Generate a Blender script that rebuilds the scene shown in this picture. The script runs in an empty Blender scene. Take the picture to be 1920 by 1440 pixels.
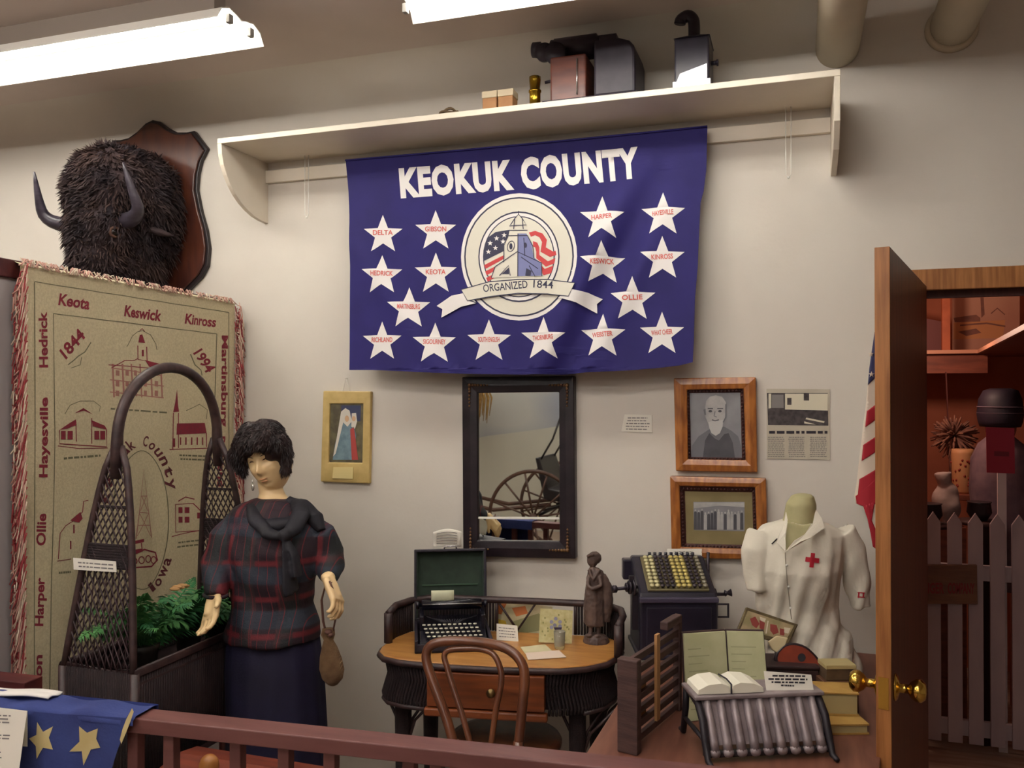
import bpy, bmesh, math, random
from math import sin, cos, pi, sqrt, radians
from mathutils import Vector as V, Matrix, noise
from mathutils.geometry import tessellate_polygon
random.seed(7)
SC = bpy.context.scene
COL = SC.collection
# ---------------------------------------------------------------- camera
FPX = 1600.0; YAW = radians(18.5); PITCH = .008795; ROLL = .0002
CAM = V((0, -3.28, 1.67))
FW = V((-sin(YAW)*cos(PITCH), cos(YAW)*cos(PITCH), sin(PITCH)))
RT0 = V((cos(YAW), sin(YAW), 0)); UP0 = RT0.cross(FW)
RT = RT0*cos(ROLL)+UP0*sin(ROLL); UP = UP0*cos(ROLL)-RT0*sin(ROLL)
cd = bpy.data.cameras.new('camera'); co = bpy.data.objects.new('camera', cd); COL.objects.link(co)
cd.sensor_width = 36; cd.lens = 36*FPX/1920; cd.clip_start = .05; cd.clip_end = 60
co.matrix_world = Matrix(((RT.x, UP.x, -FW.x, CAM.x), (RT.y, UP.y, -FW.y, CAM.y), (RT.z, UP.z, -FW.z, CAM.z), (0, 0, 0, 1)))
SC.camera = co
def ray(x, y): return FW + RT*((x-960)/FPX) - UP*((y-720)/FPX)
def at(x, y, Y): d = ray(x, y); return CAM + d*((Y-CAM.y)/d.y)      # point where a sight line meets a plane y = const
def az(x, y, z): d = ray(x, y); return CAM + d*((z-CAM.z)/d.z)
def ax(x, y, X): d = ray(x, y); return CAM + d*((X-CAM.x)/d.x)
def ad(x, y, D): return CAM + ray(x, y)*D
def proj(p):
    v = V(p)-CAM; z = v.dot(FW); return (960+FPX*v.dot(RT)/z, 720-FPX*v.dot(UP)/z, z)
# ---------------------------------------------------------------- materials
def lin(c):
    o = []
    for x in c[:3]:
        x = x/255.0; o.append(x/12.92 if x <= .04045 else ((x+.055)/1.055)**2.4)
    return (*o, 1)
MATS = {}
def mat(name, c, c2=None, rough=.6, metal=0, scale=12, stretch=(1, 1, 1), bump=0, bscale=None, kind='noise', spec=.5, trans=0, emit=0, lo=.35, hi=.65, coat=0, sheen=0, detail=4):
    if name in MATS: return MATS[name]
    m = bpy.data.materials.new(name); m.use_nodes = True; MATS[name] = m
    nt = m.node_tree; N = nt.nodes; L = nt.links; b = N['Principled BSDF']
    b.inputs['Roughness'].default_value = rough; b.inputs['Metallic'].default_value = metal
    b.inputs['Specular IOR Level'].default_value = spec
    if trans: b.inputs['Transmission Weight'].default_value = trans
    if coat: b.inputs['Coat Weight'].default_value = coat; b.inputs['Coat Roughness'].default_value = .2
    if sheen: b.inputs['Sheen Weight'].default_value = sheen
    if emit:
        b.inputs['Emission Color'].default_value = lin(c); b.inputs['Emission Strength'].default_value = emit
    tc = N.new('ShaderNodeTexCoord'); mp = N.new('ShaderNodeMapping'); mp.inputs['Scale'].default_value = stretch
    L.new(tc.outputs['Object'], mp.inputs['Vector'])
    c2 = c2 or c
    if kind == 'wave':
        t = N.new('ShaderNodeTexWave'); t.inputs['Scale'].default_value = scale; t.inputs['Distortion'].default_value = 3; t.inputs['Detail'].default_value = 3
        t.inputs['Detail Scale'].default_value = 2
    else:
        t = N.new('ShaderNodeTexNoise'); t.inputs['Scale'].default_value = scale; t.inputs['Detail'].default_value = detail
    L.new(mp.outputs['Vector'], t.inputs['Vector'])
    fac = t.outputs['Fac']
    r = N.new('ShaderNodeValToRGB'); r.color_ramp.elements[0].position = lo; r.color_ramp.elements[1].position = hi
    r.color_ramp.elements[0].color = lin(c); r.color_ramp.elements[1].color = lin(c2)
    L.new(fac, r.inputs['Fac']); L.new(r.outputs['Color'], b.inputs['Base Color'])
    if bump:
        t2 = N.new('ShaderNodeTexNoise'); t2.inputs['Scale'].default_value = bscale or scale*3; t2.inputs['Detail'].default_value = 5
        L.new(mp.outputs['Vector'], t2.inputs['Vector'])
        bp = N.new('ShaderNodeBump'); bp.inputs['Strength'].default_value = bump; bp.inputs['Distance'].default_value = .01
        L.new(t2.outputs['Fac'], bp.inputs['Height']); L.new(bp.outputs['Normal'], b.inputs['Normal'])
    return m
def weave(name, c, c2, s=160, rough=.6, bump=.8):
    if name in MATS: return MATS[name]
    m = mat(name, c, c2, rough=rough, scale=30); nt = m.node_tree; N = nt.nodes; L = nt.links; b = N['Principled BSDF']
    tc = N['Texture Coordinate']; hs = []
    for d in ('X', 'Z'):
        w = N.new('ShaderNodeTexWave'); w.bands_direction = d; w.inputs['Scale'].default_value = s; w.inputs['Distortion'].default_value = .3
        L.new(tc.outputs['Object'], w.inputs['Vector']); hs.append(w)
    mm = N.new('ShaderNodeMath'); mm.operation = 'MAXIMUM'; L.new(hs[0].outputs['Fac'], mm.inputs[0]); L.new(hs[1].outputs['Fac'], mm.inputs[1])
    bp = N.new('ShaderNodeBump'); bp.inputs['Strength'].default_value = bump; bp.inputs['Distance'].default_value = .004
    L.new(mm.outputs[0], bp.inputs['Height']); L.new(bp.outputs['Normal'], b.inputs['Normal'])
    return m
# ---------------------------------------------------------------- mesh builder
class MB:
    def __init__(s): s.v = []; s.f = []; s.mi = []; s.sm = []; s.mats = []; s.cur = 0; s.M = Matrix()
    def use(s, m):
        if m not in s.mats: s.mats.append(m)
        s.cur = s.mats.index(m); return s
    def frame(s, o=(0, 0, 0), rz=0, rx=0, ry=0, sc=1):
        s.M = Matrix.Translation(V(o)) @ Matrix.Rotation(rz, 4, 'Z') @ Matrix.Rotation(rx, 4, 'X') @ Matrix.Rotation(ry, 4, 'Y') @ Matrix.Scale(sc, 4); return s
    def add(s, vs, fs, smooth=False):
        n = len(s.v)
        for p in vs: s.v.append(s.M @ V(p))
        for f in fs: s.f.append([n+i for i in f]); s.mi.append(s.cur); s.sm.append(smooth)
        return s
    def box(s, x0, x1, y0, y1, z0, z1):
        vs = [(x, y, z) for z in (z0, z1) for y in (y0, y1) for x in (x0, x1)]
        return s.add(vs, [(0, 2, 3, 1), (4, 5, 7, 6), (0, 1, 5, 4), (2, 6, 7, 3), (0, 4, 6, 2), (1, 3, 7, 5)])
    def beam(s, a, b, w, h, up=(0, 0, 1)):
        a = V(a); b = V(b); d = (b-a).normalized(); r = d.cross(V(up)).normalized(); u = r.cross(d)
        vs = [p+r*i*w/2+u*j*h/2 for p in (a, b) for i, j in ((-1, -1), (1, -1), (1, 1), (-1, 1))]
        return s.add(vs, [(3, 2, 1, 0), (4, 5, 6, 7), (0, 1, 5, 4), (1, 2, 6, 5), (2, 3, 7, 6), (3, 0, 4, 7)])
    def tube(s, pts, r, n=8, closed=False, smooth=True, flat=1, cap=True):
        pts = [V(p) for p in pts]; m = len(pts); R = r if isinstance(r, (list, tuple)) else [r]*m
        ts = []
        for i in range(m):
            if closed: t = pts[(i+1) % m]-pts[i-1]
            else: t = pts[min(i+1, m-1)]-pts[max(i-1, 0)]
            ts.append(t.normalized() if t.length > 1e-9 else V((0, 0, 1)))
        a = V((0, 0, 1)) if abs(ts[0].z) < .9 else V((1, 0, 0))
        u = ts[0].cross(a).normalized(); vs = []
        for i in range(m):
            u = (u-ts[i]*u.dot(ts[i])).normalized(); w = ts[i].cross(u)
            for k in range(n):
                q = 2*pi*k/n; vs.append(pts[i]+(u*cos(q)+w*sin(q)*flat)*R[i])
        fs = []
        for i in range(m if closed else m-1):
            j = (i+1) % m
            for k in range(n): fs.append((i*n+k, i*n+(k+1) % n, j*n+(k+1) % n, j*n+k))
        if not closed and cap: fs += [tuple(range(n-1, -1, -1)), tuple((m-1)*n+k for k in range(n))]
        return s.add(vs, fs, smooth)
    def rod(s, a, b, r, n=8, r2=None): return s.tube([a, b], [r, r if r2 is None else r2], n)
    def lathe(s, prof, o=(0, 0, 0), axis=(0, 0, 1), n=24, sx=1, sy=1, smooth=True):
        ax_ = V(axis).normalized(); a = V((1, 0, 0)) if abs(ax_.x) < .9 else V((0, 1, 0))
        u = (a-ax_*a.dot(ax_)).normalized(); w = ax_.cross(u); o = V(o); vs = []; fs = []
        for r, h in prof:
            for k in range(n): q = 2*pi*k/n; vs.append(o+ax_*h+(u*cos(q)*sx+w*sin(q)*sy)*max(r, 1e-5))
        for i in range(len(prof)-1):
            for k in range(n): fs.append((i*n+k, i*n+(k+1) % n, (i+1)*n+(k+1) % n, (i+1)*n+k))
        fs += [tuple(range(n-1, -1, -1)), tuple((len(prof)-1)*n+k for k in range(n))]
        return s.add(vs, fs, smooth)
    def ball(s, c, r, n=16, m=10):
        r = (r, r, r) if not isinstance(r, (tuple, list)) else r; c = V(c); vs = []; fs = []
        for i in range(m+1):
            t = pi*i/m
            for k in range(n): q = 2*pi*k/n; vs.append(c+V((r[0]*sin(t)*cos(q), r[1]*sin(t)*sin(q), r[2]*cos(t))))
        for i in range(m):
            for k in range(n): fs.append((i*n+k, (i+1)*n+k, (i+1)*n+(k+1) % n, i*n+(k+1) % n))
        return s.add(vs, fs, True)
    def grid(s, fn, nu, nv, cu=False, smooth=True, flip=False):
        vs = [fn(i/nu, j/nv) for j in range(nv+1) for i in range(nu if cu else nu+1)]; w = nu if cu else nu+1; fs = []
        for j in range(nv):
            for i in range(nu):
                q = (j*w+i, j*w+(i+1) % w if cu else j*w+i+1, (j+1)*w+((i+1) % w if cu else i+1), (j+1)*w+i)
                fs.append(q[::-1] if flip else q)
        return s.add(vs, fs, smooth)
    def prism(s, poly, o, ex, ey, t):
        """polygon in the plane (ex, ey) at o, extruded by t along ex x ey"""
        o = V(o); ex = V(ex); ey = V(ey); n = ex.cross(ey).normalized()
        a = sum(poly[i][0]*poly[(i+1) % len(poly)][1]-poly[(i+1) % len(poly)][0]*poly[i][1] for i in range(len(poly)))
        if a < 0: poly = poly[::-1]
        k = len(poly); vs = [o+ex*x+ey*y for x, y in poly]; vs += [p+n*t for p in vs]
        fs = [tuple(range(k-1, -1, -1)), tuple(range(k, 2*k))]+[(i, (i+1) % k, k+(i+1) % k, k+i) for i in range(k)]
        return s.add(vs, fs)
    def loft(s, rings, n=28, smooth=True, cap=True, fold=0, fk=9, ph=0):
        """rings: (px, py, half width px, half depth m, D) measured in the photo, standing at true depth D"""
        vs = []; fs = []
        fwd = V((FW.x, FW.y, 0)).normalized()
        for j, (px, py, hw, hd, D) in enumerate(rings):
            c = ad(px, py, D); w = hw*D/FPX
            for k in range(n):
                q = 2*pi*k/n; e = 1+fold*sin(fk*q+ph+.3*j)
                vs.append(c+RT*(w*cos(q)*e)+fwd*(hd*sin(q)*e))
        for i in range(len(rings)-1):
            for k in range(n): fs.append((i*n+k, (i+1)*n+k, (i+1)*n+(k+1) % n, i*n+(k+1) % n))
        if cap: fs += [tuple(range(n)), tuple((len(rings)-1)*n+k for k in range(n-1, -1, -1))]
        return s.add(vs, fs, smooth)
    def build(s, name, parent=None, m=None, bevel=0, seg=2, remesh=0, smooth=0, solid=0, sub=0, label=None, disp=None):
        if m: s.mats = [m]; s.mi = [0]*len(s.mi)
        me = bpy.data.meshes.new(name); me.from_pydata([tuple(p) for p in s.v], [], s.f)
        for x in s.mats: me.materials.append(x)
        for p, i, k in zip(me.polygons, s.mi, s.sm): p.material_index = i; p.use_smooth = k
        me.update(); me.validate()
        o = bpy.data.objects.new(name, me); COL.objects.link(o)
        if remesh:
            r = o.modifiers.new('r', 'REMESH'); r.mode = 'VOXEL'; r.voxel_size = remesh; r.use_smooth_shade = True
            if smooth: t = o.modifiers.new('s', 'SMOOTH'); t.iterations = smooth; t.factor = .5
            dg = bpy.context.evaluated_depsgraph_get(); me2 = bpy.data.meshes.new_from_object(o.evaluated_get(dg))
            o.modifiers.clear(); o.data = me2
            for p in me2.polygons: p.use_smooth = True
            if disp:
                for v in me2.vertices: v.co = v.co + V(disp(v.co, v.normal))
                me2.update()
        if solid: t = o.modifiers.new('t', 'SOLIDIFY'); t.thickness = solid; t.offset = -1
        if bevel:
            b = o.modifiers.new('b', 'BEVEL'); b.width = bevel; b.segments = seg; b.limit_method = 'ANGLE'; b.angle_limit = radians(40)
        if sub: t = o.modifiers.new('u', 'SUBSURF'); t.levels = sub; t.render_levels = sub
        if parent: o.parent = parent; o.matrix_parent_inverse = Matrix.Translation(-parent.location) if parent.type == 'EMPTY' else Matrix()
        if label: o['label'] = label
        return o
def tag(o, label, cat, group=None, kind=None):
    if label: o['label'] = label
    if cat: o['category'] = cat
    if group: o['group'] = group
    if kind: o['kind'] = kind
    return o
def thing(name, loc, label, cat, group=None):
    o = bpy.data.objects.new(name, None); COL.objects.link(o); o.empty_display_size = .05; o.location = V(loc)
    return tag(o, label, cat, group)
def struct(mb, name, **k): return tag(mb.build(name, **k), None, None, kind='structure')
# ---------------------------------------------------------------- flat artwork on surfaces
class Surf:
    def __init__(s, p, n, disp=None): s.p = V(p); s.n = V(n).normalized(); s.d = disp
    def hit(s, x, y): d = ray(x, y); return CAM+d*((s.p-CAM).dot(s.n)/d.dot(s.n))
    def pt(s, P, off=0): return P+s.n*(off+(s.d(P) if s.d else 0))
LAY = .0007
def refine(pts, tris, L):
    pts = list(pts); tris = [tuple(t) for t in tris]
    for _ in range(7):
        mid = {}; out = []; ch = False
        def M(a, b):
            k = (min(a, b), max(a, b))
            if (pts[a]-pts[b]).length <= L: return None
            if k not in mid: mid[k] = len(pts); pts.append((pts[a]+pts[b])/2)
            return mid[k]
        for a, b, c in tris:
            x, y, z = M(a, b), M(b, c), M(c, a)
            e = [(x, a, b, c), (y, b, c, a), (z, c, a, b)]
            k = sum(q[0] is not None for q in e)
            if k == 0: out.append((a, b, c)); continue
            ch = True
            if k == 3: out += [(a, x, z), (x, b, y), (z, y, c), (x, y, z)]
            elif k == 1:
                m, p, q, r = next(q for q in e if q[0] is not None); out += [(p, m, r), (m, q, r)]
            else:
                i = next(i for i in range(3) if e[i][0] is None); _, p, q, r = e[i]
                m1 = e[(i+1) % 3][0]; m2 = e[(i+2) % 3][0]      # on q-r and r-p
                out += [(p, q, m1), (p, m1, m2), (m2, m1, r)]
        tris = out
        if not ch: break
    return pts, tris
def decal(mb, S, P3, tris, layer, L=.03):
    if S.d: P3, tris = refine(P3, tris, L)
    vs = [S.pt(p, layer*LAY) for p in P3]; out = []
    for a, b, c in tris:
        n = (vs[b]-vs[a]).cross(vs[c]-vs[a]); out.append((a, b, c) if n.dot(S.n) > 0 else (a, c, b))
    M = mb.M; mb.M = Matrix(); mb.add(vs, out, bool(S.d)); mb.M = M
def poly(mb, S, loops, layer=1, L=.03):
    if not isinstance(loops[0][0], (tuple, list)): loops = [loops]
    l2 = [[V((x, y, 0)) for x, y in lp] for lp in loops]; tr = tessellate_polygon(l2)
    P3 = [S.hit(p.x, p.y) for lp in l2 for p in lp]
    decal(mb, S, P3, tr, layer, L)
def line(mb, S, pts, w, layer=1, closed=False):
    pts = [V((x, y)) for x, y in pts]; n = len(pts); A = []; B = []
    for i in range(n):
        t = (pts[(i+1) % n]-pts[i-1]) if closed else (pts[min(i+1, n-1)]-pts[max(i-1, 0)])
        t.normalize(); q = V((-t.y, t.x))*w/2; A.append(pts[i]+q); B.append(pts[i]-q)
    P3 = [S.hit(*p) for p in A+B]; tr = []
    for i in range(n if closed else n-1):
        j = (i+1) % n; tr += [(i, j, n+j), (i, n+j, n+i)]
    decal(mb, S, P3, tr, layer)
def ell(cx, cy, rx, ry, n=40, a0=0, a1=2*pi, rot=0):
    full = abs(a1-a0-2*pi) < 1e-6; o = []
    for i in range(n if full else n+1):
        t = a0+(a1-a0)*i/n; x = rx*cos(t); y = -ry*sin(t)
        o.append((cx+x*cos(rot)-y*sin(rot), cy+x*sin(rot)+y*cos(rot)))
    return o
def star(cx, cy, r, rot=0, k=.4, sy=1):
    return [(cx+r*(1 if i % 2 == 0 else k)*sin(rot+pi*i/5), cy-sy*r*(1 if i % 2 == 0 else k)*cos(rot+pi*i/5)) for i in range(10)]
_T = {}
def text2d(s, bold=0, shear=0):
    k = (s, bold, shear)
    if k not in _T:
        c = bpy.data.curves.new('t', 'FONT'); c.body = s; c.size = 1; c.dimensions = '2D'; c.fill_mode = 'FRONT'; c.offset = bold; c.shear = shear; c.space_character = 1.09 if bold >= .05 else 1; c.resolution_u = 3
        o = bpy.data.objects.new('t', c); COL.objects.link(o)
        dg = bpy.context.evaluated_depsgraph_get(); me = bpy.data.meshes.new_from_object(o.evaluated_get(dg))
        bm = bmesh.new(); bm.from_mesh(me); bmesh.ops.triangulate(bm, faces=bm.faces)
        bm.verts.index_update()
        vs = [(v.co.x, v.co.y) for v in bm.verts]; fs = [tuple(v.index for v in f.verts) for f in bm.faces]; bm.free()
        bpy.data.objects.remove(o); bpy.data.meshes.remove(me); bpy.data.curves.remove(c)
        x0 = min(v[0] for v in vs); x1 = max(v[0] for v in vs)
        _T[k] = ([(x-x0, y) for x, y in vs], fs, x1-x0, .70)
    return _T[k]
def text(mb, S, s, p0, p1, h, bold=0, layer=2, shear=0):
    """lettering from baseline start p0 to end p1 (photo measurements), cap height h"""
    vs, fs, w, cap = text2d(s, bold, shear); a = V(p0); b = V(p1); e = (b-a)/w; L = (b-a).normalized(); u = V((L.y, -L.x))*(h/cap)
    P3 = []
    for x, y in vs: q = a+e*x+u*y; P3.append(S.hit(q.x, q.y))
    decal(mb, S, P3, fs, layer)
def arctext(mb, S, s, cx, cy, rx, ry, t0, t1, h, bold=0, layer=2, adv=None):
    n = len(s)
    for i, ch in enumerate(s):
        if ch == ' ': continue
        t = t0+(t1-t0)*(i+.5)/n; dt = (t1-t0)/n*.42
        f = lambda t: (cx+rx*cos(t), cy-ry*sin(t))
        text(mb, S, ch, f(t-dt), f(t+dt), h, bold, layer)
def words(mb, S, quad, rows, w=1.2, layer=2, ragged=.2, seed=1, gaps=True):
    """rows of unreadable small print, as in the photo"""
    rr = random.Random(seed); (ax_, ay), (bx, by), (cx, cy), (dx, dy) = quad
    for i in range(rows):
        t = (i+.5)/rows
        x0 = ax_+(dx-ax_)*t; y0 = ay+(dy-ay)*t; x1 = bx+(cx-bx)*t; y1 = by+(cy-by)*t
        e = 1-rr.random()*ragged; s = rr.random()*.05
        while s < e:
            l = .05+rr.random()*.13 if gaps else 1; q = min(e, s+l)
            line(mb, S, [(x0+(x1-x0)*s, y0+(y1-y0)*s), (x0+(x1-x0)*q, y0+(y1-y0)*q)], w, layer); s = q+.03
def sheet(name, S, corners, m, parent=None, th=.0012, bev=0):
    """thin rigid sheet whose front face is the given outline on S"""
    mb = MB(); mb.use(m); P = [S.hit(*c) for c in corners]; n = len(P)
    vs = [p for p in P]+[p-S.n*th for p in P]
    a = (P[1]-P[0]).cross(P[2]-P[0]).dot(S.n) > 0
    f = tuple(range(n)) if a else tuple(range(n-1, -1, -1)); g = tuple(n+i for i in reversed(f))
    fs = [f, g]+[((i+1) % n, i, n+i, n+(i+1) % n) if a else (i, (i+1) % n, n+(i+1) % n, n+i) for i in range(n)]
    mb.add(vs, fs); return mb
def blades(mb, src, count, ln, w, fn=None, seed=3, up=(0, 0, -.5), jit=.6, taper=True):
    """short hairs rooted on the faces of mesh object src"""
    rr = random.Random(seed); me = src.data; ps = me.polygons; cum = []; t = 0
    for p in ps: t += p.area; cum.append(t)
    import bisect
    vs = []; fs = []
    for _ in range(count):
        p = ps[min(bisect.bisect(cum, rr.random()*t), len(ps)-1)]
        k = rr.random(); vv = [me.vertices[i].co for i in p.vertices]; c = vv[0]*(1-k)+vv[len(vv)//2]*k
        c = c*(.5+.5*rr.random())+p.center*.5 if False else (c+p.center)/2
        if fn and not fn(c, p.normal): continue
        g = V(noise.noise_vector(c*9)); d = (p.normal+V(up)+g*jit+V((rr.uniform(-1, 1), rr.uniform(-1, 1), rr.uniform(-1, 1)))*.3).normalized()
        l = ln*(.6+.8*rr.random()); s = d.cross(V((rr.uniform(-1, 1), rr.uniform(-1, 1), rr.uniform(-1, 1)))).normalized()*w
        m = c+d*l*.55+V((0, 0, -l*.04)); e = c+d*l+V((0, 0, -l*.22)); n = len(vs)
        vs += [c-s, c+s, m+s*.7, m-s*.7, e]; fs += [(n, n+1, n+2, n+3), (n+3, n+2, n+4)]
    mb.add(vs, fs, True)
# ================================================================ ROOM
WALL = mat('wall_paint', (214, 208, 198), (210, 203, 193), rough=.75, scale=3, bump=.06, bscale=60)
CEIL = mat('ceiling_paint', (214, 202, 194), (208, 196, 188), rough=.8, scale=3)
FLOOR = mat('floor_boards', (166, 146, 130), (142, 120, 104), rough=.6, scale=4, stretch=(1, 8, 1), kind='noise')
WHITE = mat('white_paint', (226, 216, 200), (218, 208, 190), rough=.45, scale=5)
OAK = mat('oak_trim', (176, 118, 66), (140, 88, 44), rough=.45, scale=9, stretch=(9, 9, .6), bump=.05)
DOORW = mat('door_wood', (116, 66, 44), (88, 48, 34), rough=.45, scale=7, stretch=(8, 8, .35), bump=.05)
BRASS = mat('brass', (214, 176, 84), rough=.18, metal=1)
BLACK = mat('black_iron', (30, 27, 34), (20, 18, 24), rough=.38, scale=20)
PAPER = mat('white_paper', (232, 228, 216), rough=.8)
CREAM = mat('cream_paper', (214, 206, 168), (200, 190, 150), rough=.8, scale=14)
INK = mat('dark_ink', (46, 42, 50), rough=.8)
GINK = mat('grey_print', (128, 124, 122), rough=.8)
DRED = mat('dark_red_wood', (92, 36, 34), (70, 26, 28), rough=.5, scale=6, stretch=(1, 6, 6), bump=.05)
ZC = 3.06
XL, XR, YB = -5.4, 3.6, -8.2
HX0, HX1 = .402, 1.24          # doorway
mb = MB().use(WALL); mb.box(XL, HX0-.02, 0, .12, 0, ZC+.05).box(HX0-.02, HX1+.02, 0, .12, 2.05, ZC+.05).box(HX1+.02, XR, 0, .12, 0, ZC+.05)
# small cove where wall meets ceiling
mb.grid(lambda u, v: V((XL+(XR-XL)*u, -.16*(1-cos(v*pi/2)), ZC-.16+.16*sin(v*pi/2)+.002)), 2, 8)
struct(mb, 'wall_back')
struct(MB().use(WALL).box(XL-.12, XL, YB, .12, 0, ZC+.05), 'wall_left')
struct(MB().use(WALL).box(XR, XR+.12, YB, .12, 0, ZC+.05), 'wall_right')
struct(MB().use(WALL).box(XL-.12, XR+.12, YB-.12, YB, 0, ZC+.05), 'wall_front')
struct(MB().use(FLOOR).box(XL-.12, XR+.12, YB-.12, 3.4, -.1, 0), 'floor')
struct(MB().use(CEIL).box(XL-.12, XR+.12, YB-.12, 0.12, ZC, ZC+.12), 'ceiling')
# ---- doorway trim
mb = MB().use(OAK)
mb.box(HX0-.06, HX1+.08, -.018, 0, 2.022, 2.095).box(HX1, HX1+.07, -.018, 0, 0, 2.03).box(HX0-.065, HX0-.012, -.018, 0, 0, 2.03)
o = struct(mb, 'trim_1', bevel=.003)
mb = MB().use(mat('jamb_wood', (96, 50, 40), (80, 40, 32), rough=.5, scale=8, stretch=(8, 8, .5)))
mb.box(HX0-.02, HX0, -.002, .122, 0, 2.05).box(HX1, HX1+.02, -.002, .122, 0, 2.05).box(HX0, HX1, -.002, .122, 2.03, 2.05).box(HX0, HX1, .05, .07, 2.0, 2.03)
struct(mb, 'trim_2')
# ---- open door
hp = V((HX0+.005, -.022, 0)); fe = V((.203, -.945, 0)); dd = (fe-hp); DW = dd.length; dn = dd.normalized(); ang = math.atan2(dn.y, dn.x)
mb = MB().use(DOORW).frame(hp, rz=ang); mb.box(0, DW-.005, -.018, .018, .01, 2.035)
mb.use(OAK).box(DW-.005, DW, -.018, .018, .01, 2.035)
door = tag(mb.build('door_1', bevel=.0015), None, None, kind='structure')
mb = MB().use(BRASS).frame(hp, rz=ang); zk = .912; xk = DW-.065
for s in (-1, 1):
    mb.lathe([(.034, .018), (.034, .022), (.028, .026), (.012, .03), (.011, .05), (.02, .056), (.028, .068), (.0285, .08), (.02, .09), (.004, .093)], (xk, 0, zk), (0, s, 0), 24)
mb.build('door_knob', door, label='polished brass knob')
MB().use(BRASS).frame(hp, rz=ang).box(DW-.0002, DW+.0015, -.012, .012, zk-.04, zk+.04).build('latch_plate', door, label='brass latch plate')
# ---- fluorescent fixtures, plus unseen ones added for fill
TUBE = mat('lamp_tube', (255, 251, 243), emit=16.5); FILL_TUBE = mat('added_fill_tube', (255, 250, 244), emit=36.0)
REFL = mat('reflector_enamel', (250, 248, 240), rough=.5)
METW = mat('white_metal', (226, 224, 216), rough=.4)
def fixture(x0, x1, y0, y1, z, label, grp='ceiling lamps', bare=False):
    t = thing('fluorescent_light', ((x0+x1)/2, (y0+y1)/2, ZC), label, 'light fixture', grp); c = (y0+y1)/2; h = (y1-y0)/2
    pr = [(-h, z), (-h*.82, z+.038), (-h*.52, z+.054), (-h*.2, z+.046), (0, z+.038), (h*.2, z+.046), (h*.52, z+.054), (h*.82, z+.038), (h, z)]
    mb = MB().use(REFL); vs = []; fs = []
    for x in (x0, x1):
        for (y, zz) in pr: vs.append((x, c+y, zz))
        for (y, zz) in pr: vs.append((x, c+y*.985, zz-.003))
    k = len(pr)
    for i in range(k-1): fs += [(i, i+1, 2*k+i+1, 2*k+i), (k+i+1, k+i, 3*k+i, 3*k+i+1), (i, k+i, k+i+1, i+1), (2*k+i, 2*k+i+1, 3*k+i+1, 3*k+i)]
    for i in (0, k-1): fs.append((i, k+i, 3*k+i, 2*k+i))
    mb.add(vs, fs)
    if not bare: mb.build('reflector', t)
    mb = MB().use(mat('housing_taupe', (150, 138, 128), rough=.7)).box(x0+.03, x1-.09, c-.03, c+.03, z+(.038 if not bare else .015), ZC); mb.build('channel', t)  # channel carried up to the ceiling to block fill light from the upper wall
    for x in (x0+.006, x1-.006):
        for s in (-1, 1): MB().use(mat('socket_grey', (150, 146, 140), rough=.5)).box(x-.008, x+.008, c+s*h*.45-.011, c+s*h*.45+.011, z+.004, z+.034).build('lamp_socket', t, bevel=.002)
    for s in (-1, 1): MB().use(FILL_TUBE if bare else TUBE).rod((x0+.02, c+s*h*.45, z+.031), (x1-.02, c+s*h*.45, z+.031), .0165, 12).build('lamp_tube', t)
    return t
fixture(-4.26, -1.818, -.922, -.66, 2.914, 'long white fluorescent fixture at the upper left of the ceiling')
fixture(-1.229, -.01, -.922, -.66, 2.914, 'shorter glowing fluorescent fixture above the flag and shelf')
for i, (x, y) in enumerate(((-2.6, -2.35), (-.7, -2.35), (-3.0, -3.6), (-.6, -3.6), (-3.0, -6.2), (-.6, -6.2))):  # unseen bare fixtures added as fill to brighten walls and ceiling
    fixture(x-.6, x+.6, y-.126, y+.126, 2.914, ['added unseen fill light fixture overhead, left of its row', 'added unseen fill light fixture overhead, right of its row', 'added unseen fill light fixture behind the camera, left near row', 'added unseen fill light fixture behind the camera, right near row', 'added unseen fill light fixture over the buggy seen in the mirror', 'added unseen fill light fixture at the far right rear of the room'][i], bare=True)
# ---- pipes running into the wall under the ceiling
PIPE = mat('pipe_paint', (200, 188, 164), (190, 178, 156), rough=.6, scale=4)
def pipe(px0, px1, pyb, lab, fl):
    a = at(px0, pyb-60, 0); b = at(px1, pyb-60, 0); r = (b.x-a.x)/2; c = (a.x+b.x)/2; z = at((px0+px1)/2, pyb, 0).z+r
    mb = MB().use(PIPE).tube([(c, 0.0, z), (c, -.5, z), (c, -3.2, z)], r, 28)
    if fl: mb.lathe([(r*1.0, .03), (r*1.12, .028), (r*1.18, .01), (r*1.2, 0)], (c, 0, z), (0, -1, 0), 28)
    tag(mb.build('ceiling_pipe'), lab, 'pipe', 'ceiling pipes')
pipe(1529, 1612, 128, 'pale painted round pipe entering the wall above the shelf end', 0)
pipe(1741, 1828, 92, 'pale painted round pipe with collar entering the wall above the doorway', 1)
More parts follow.
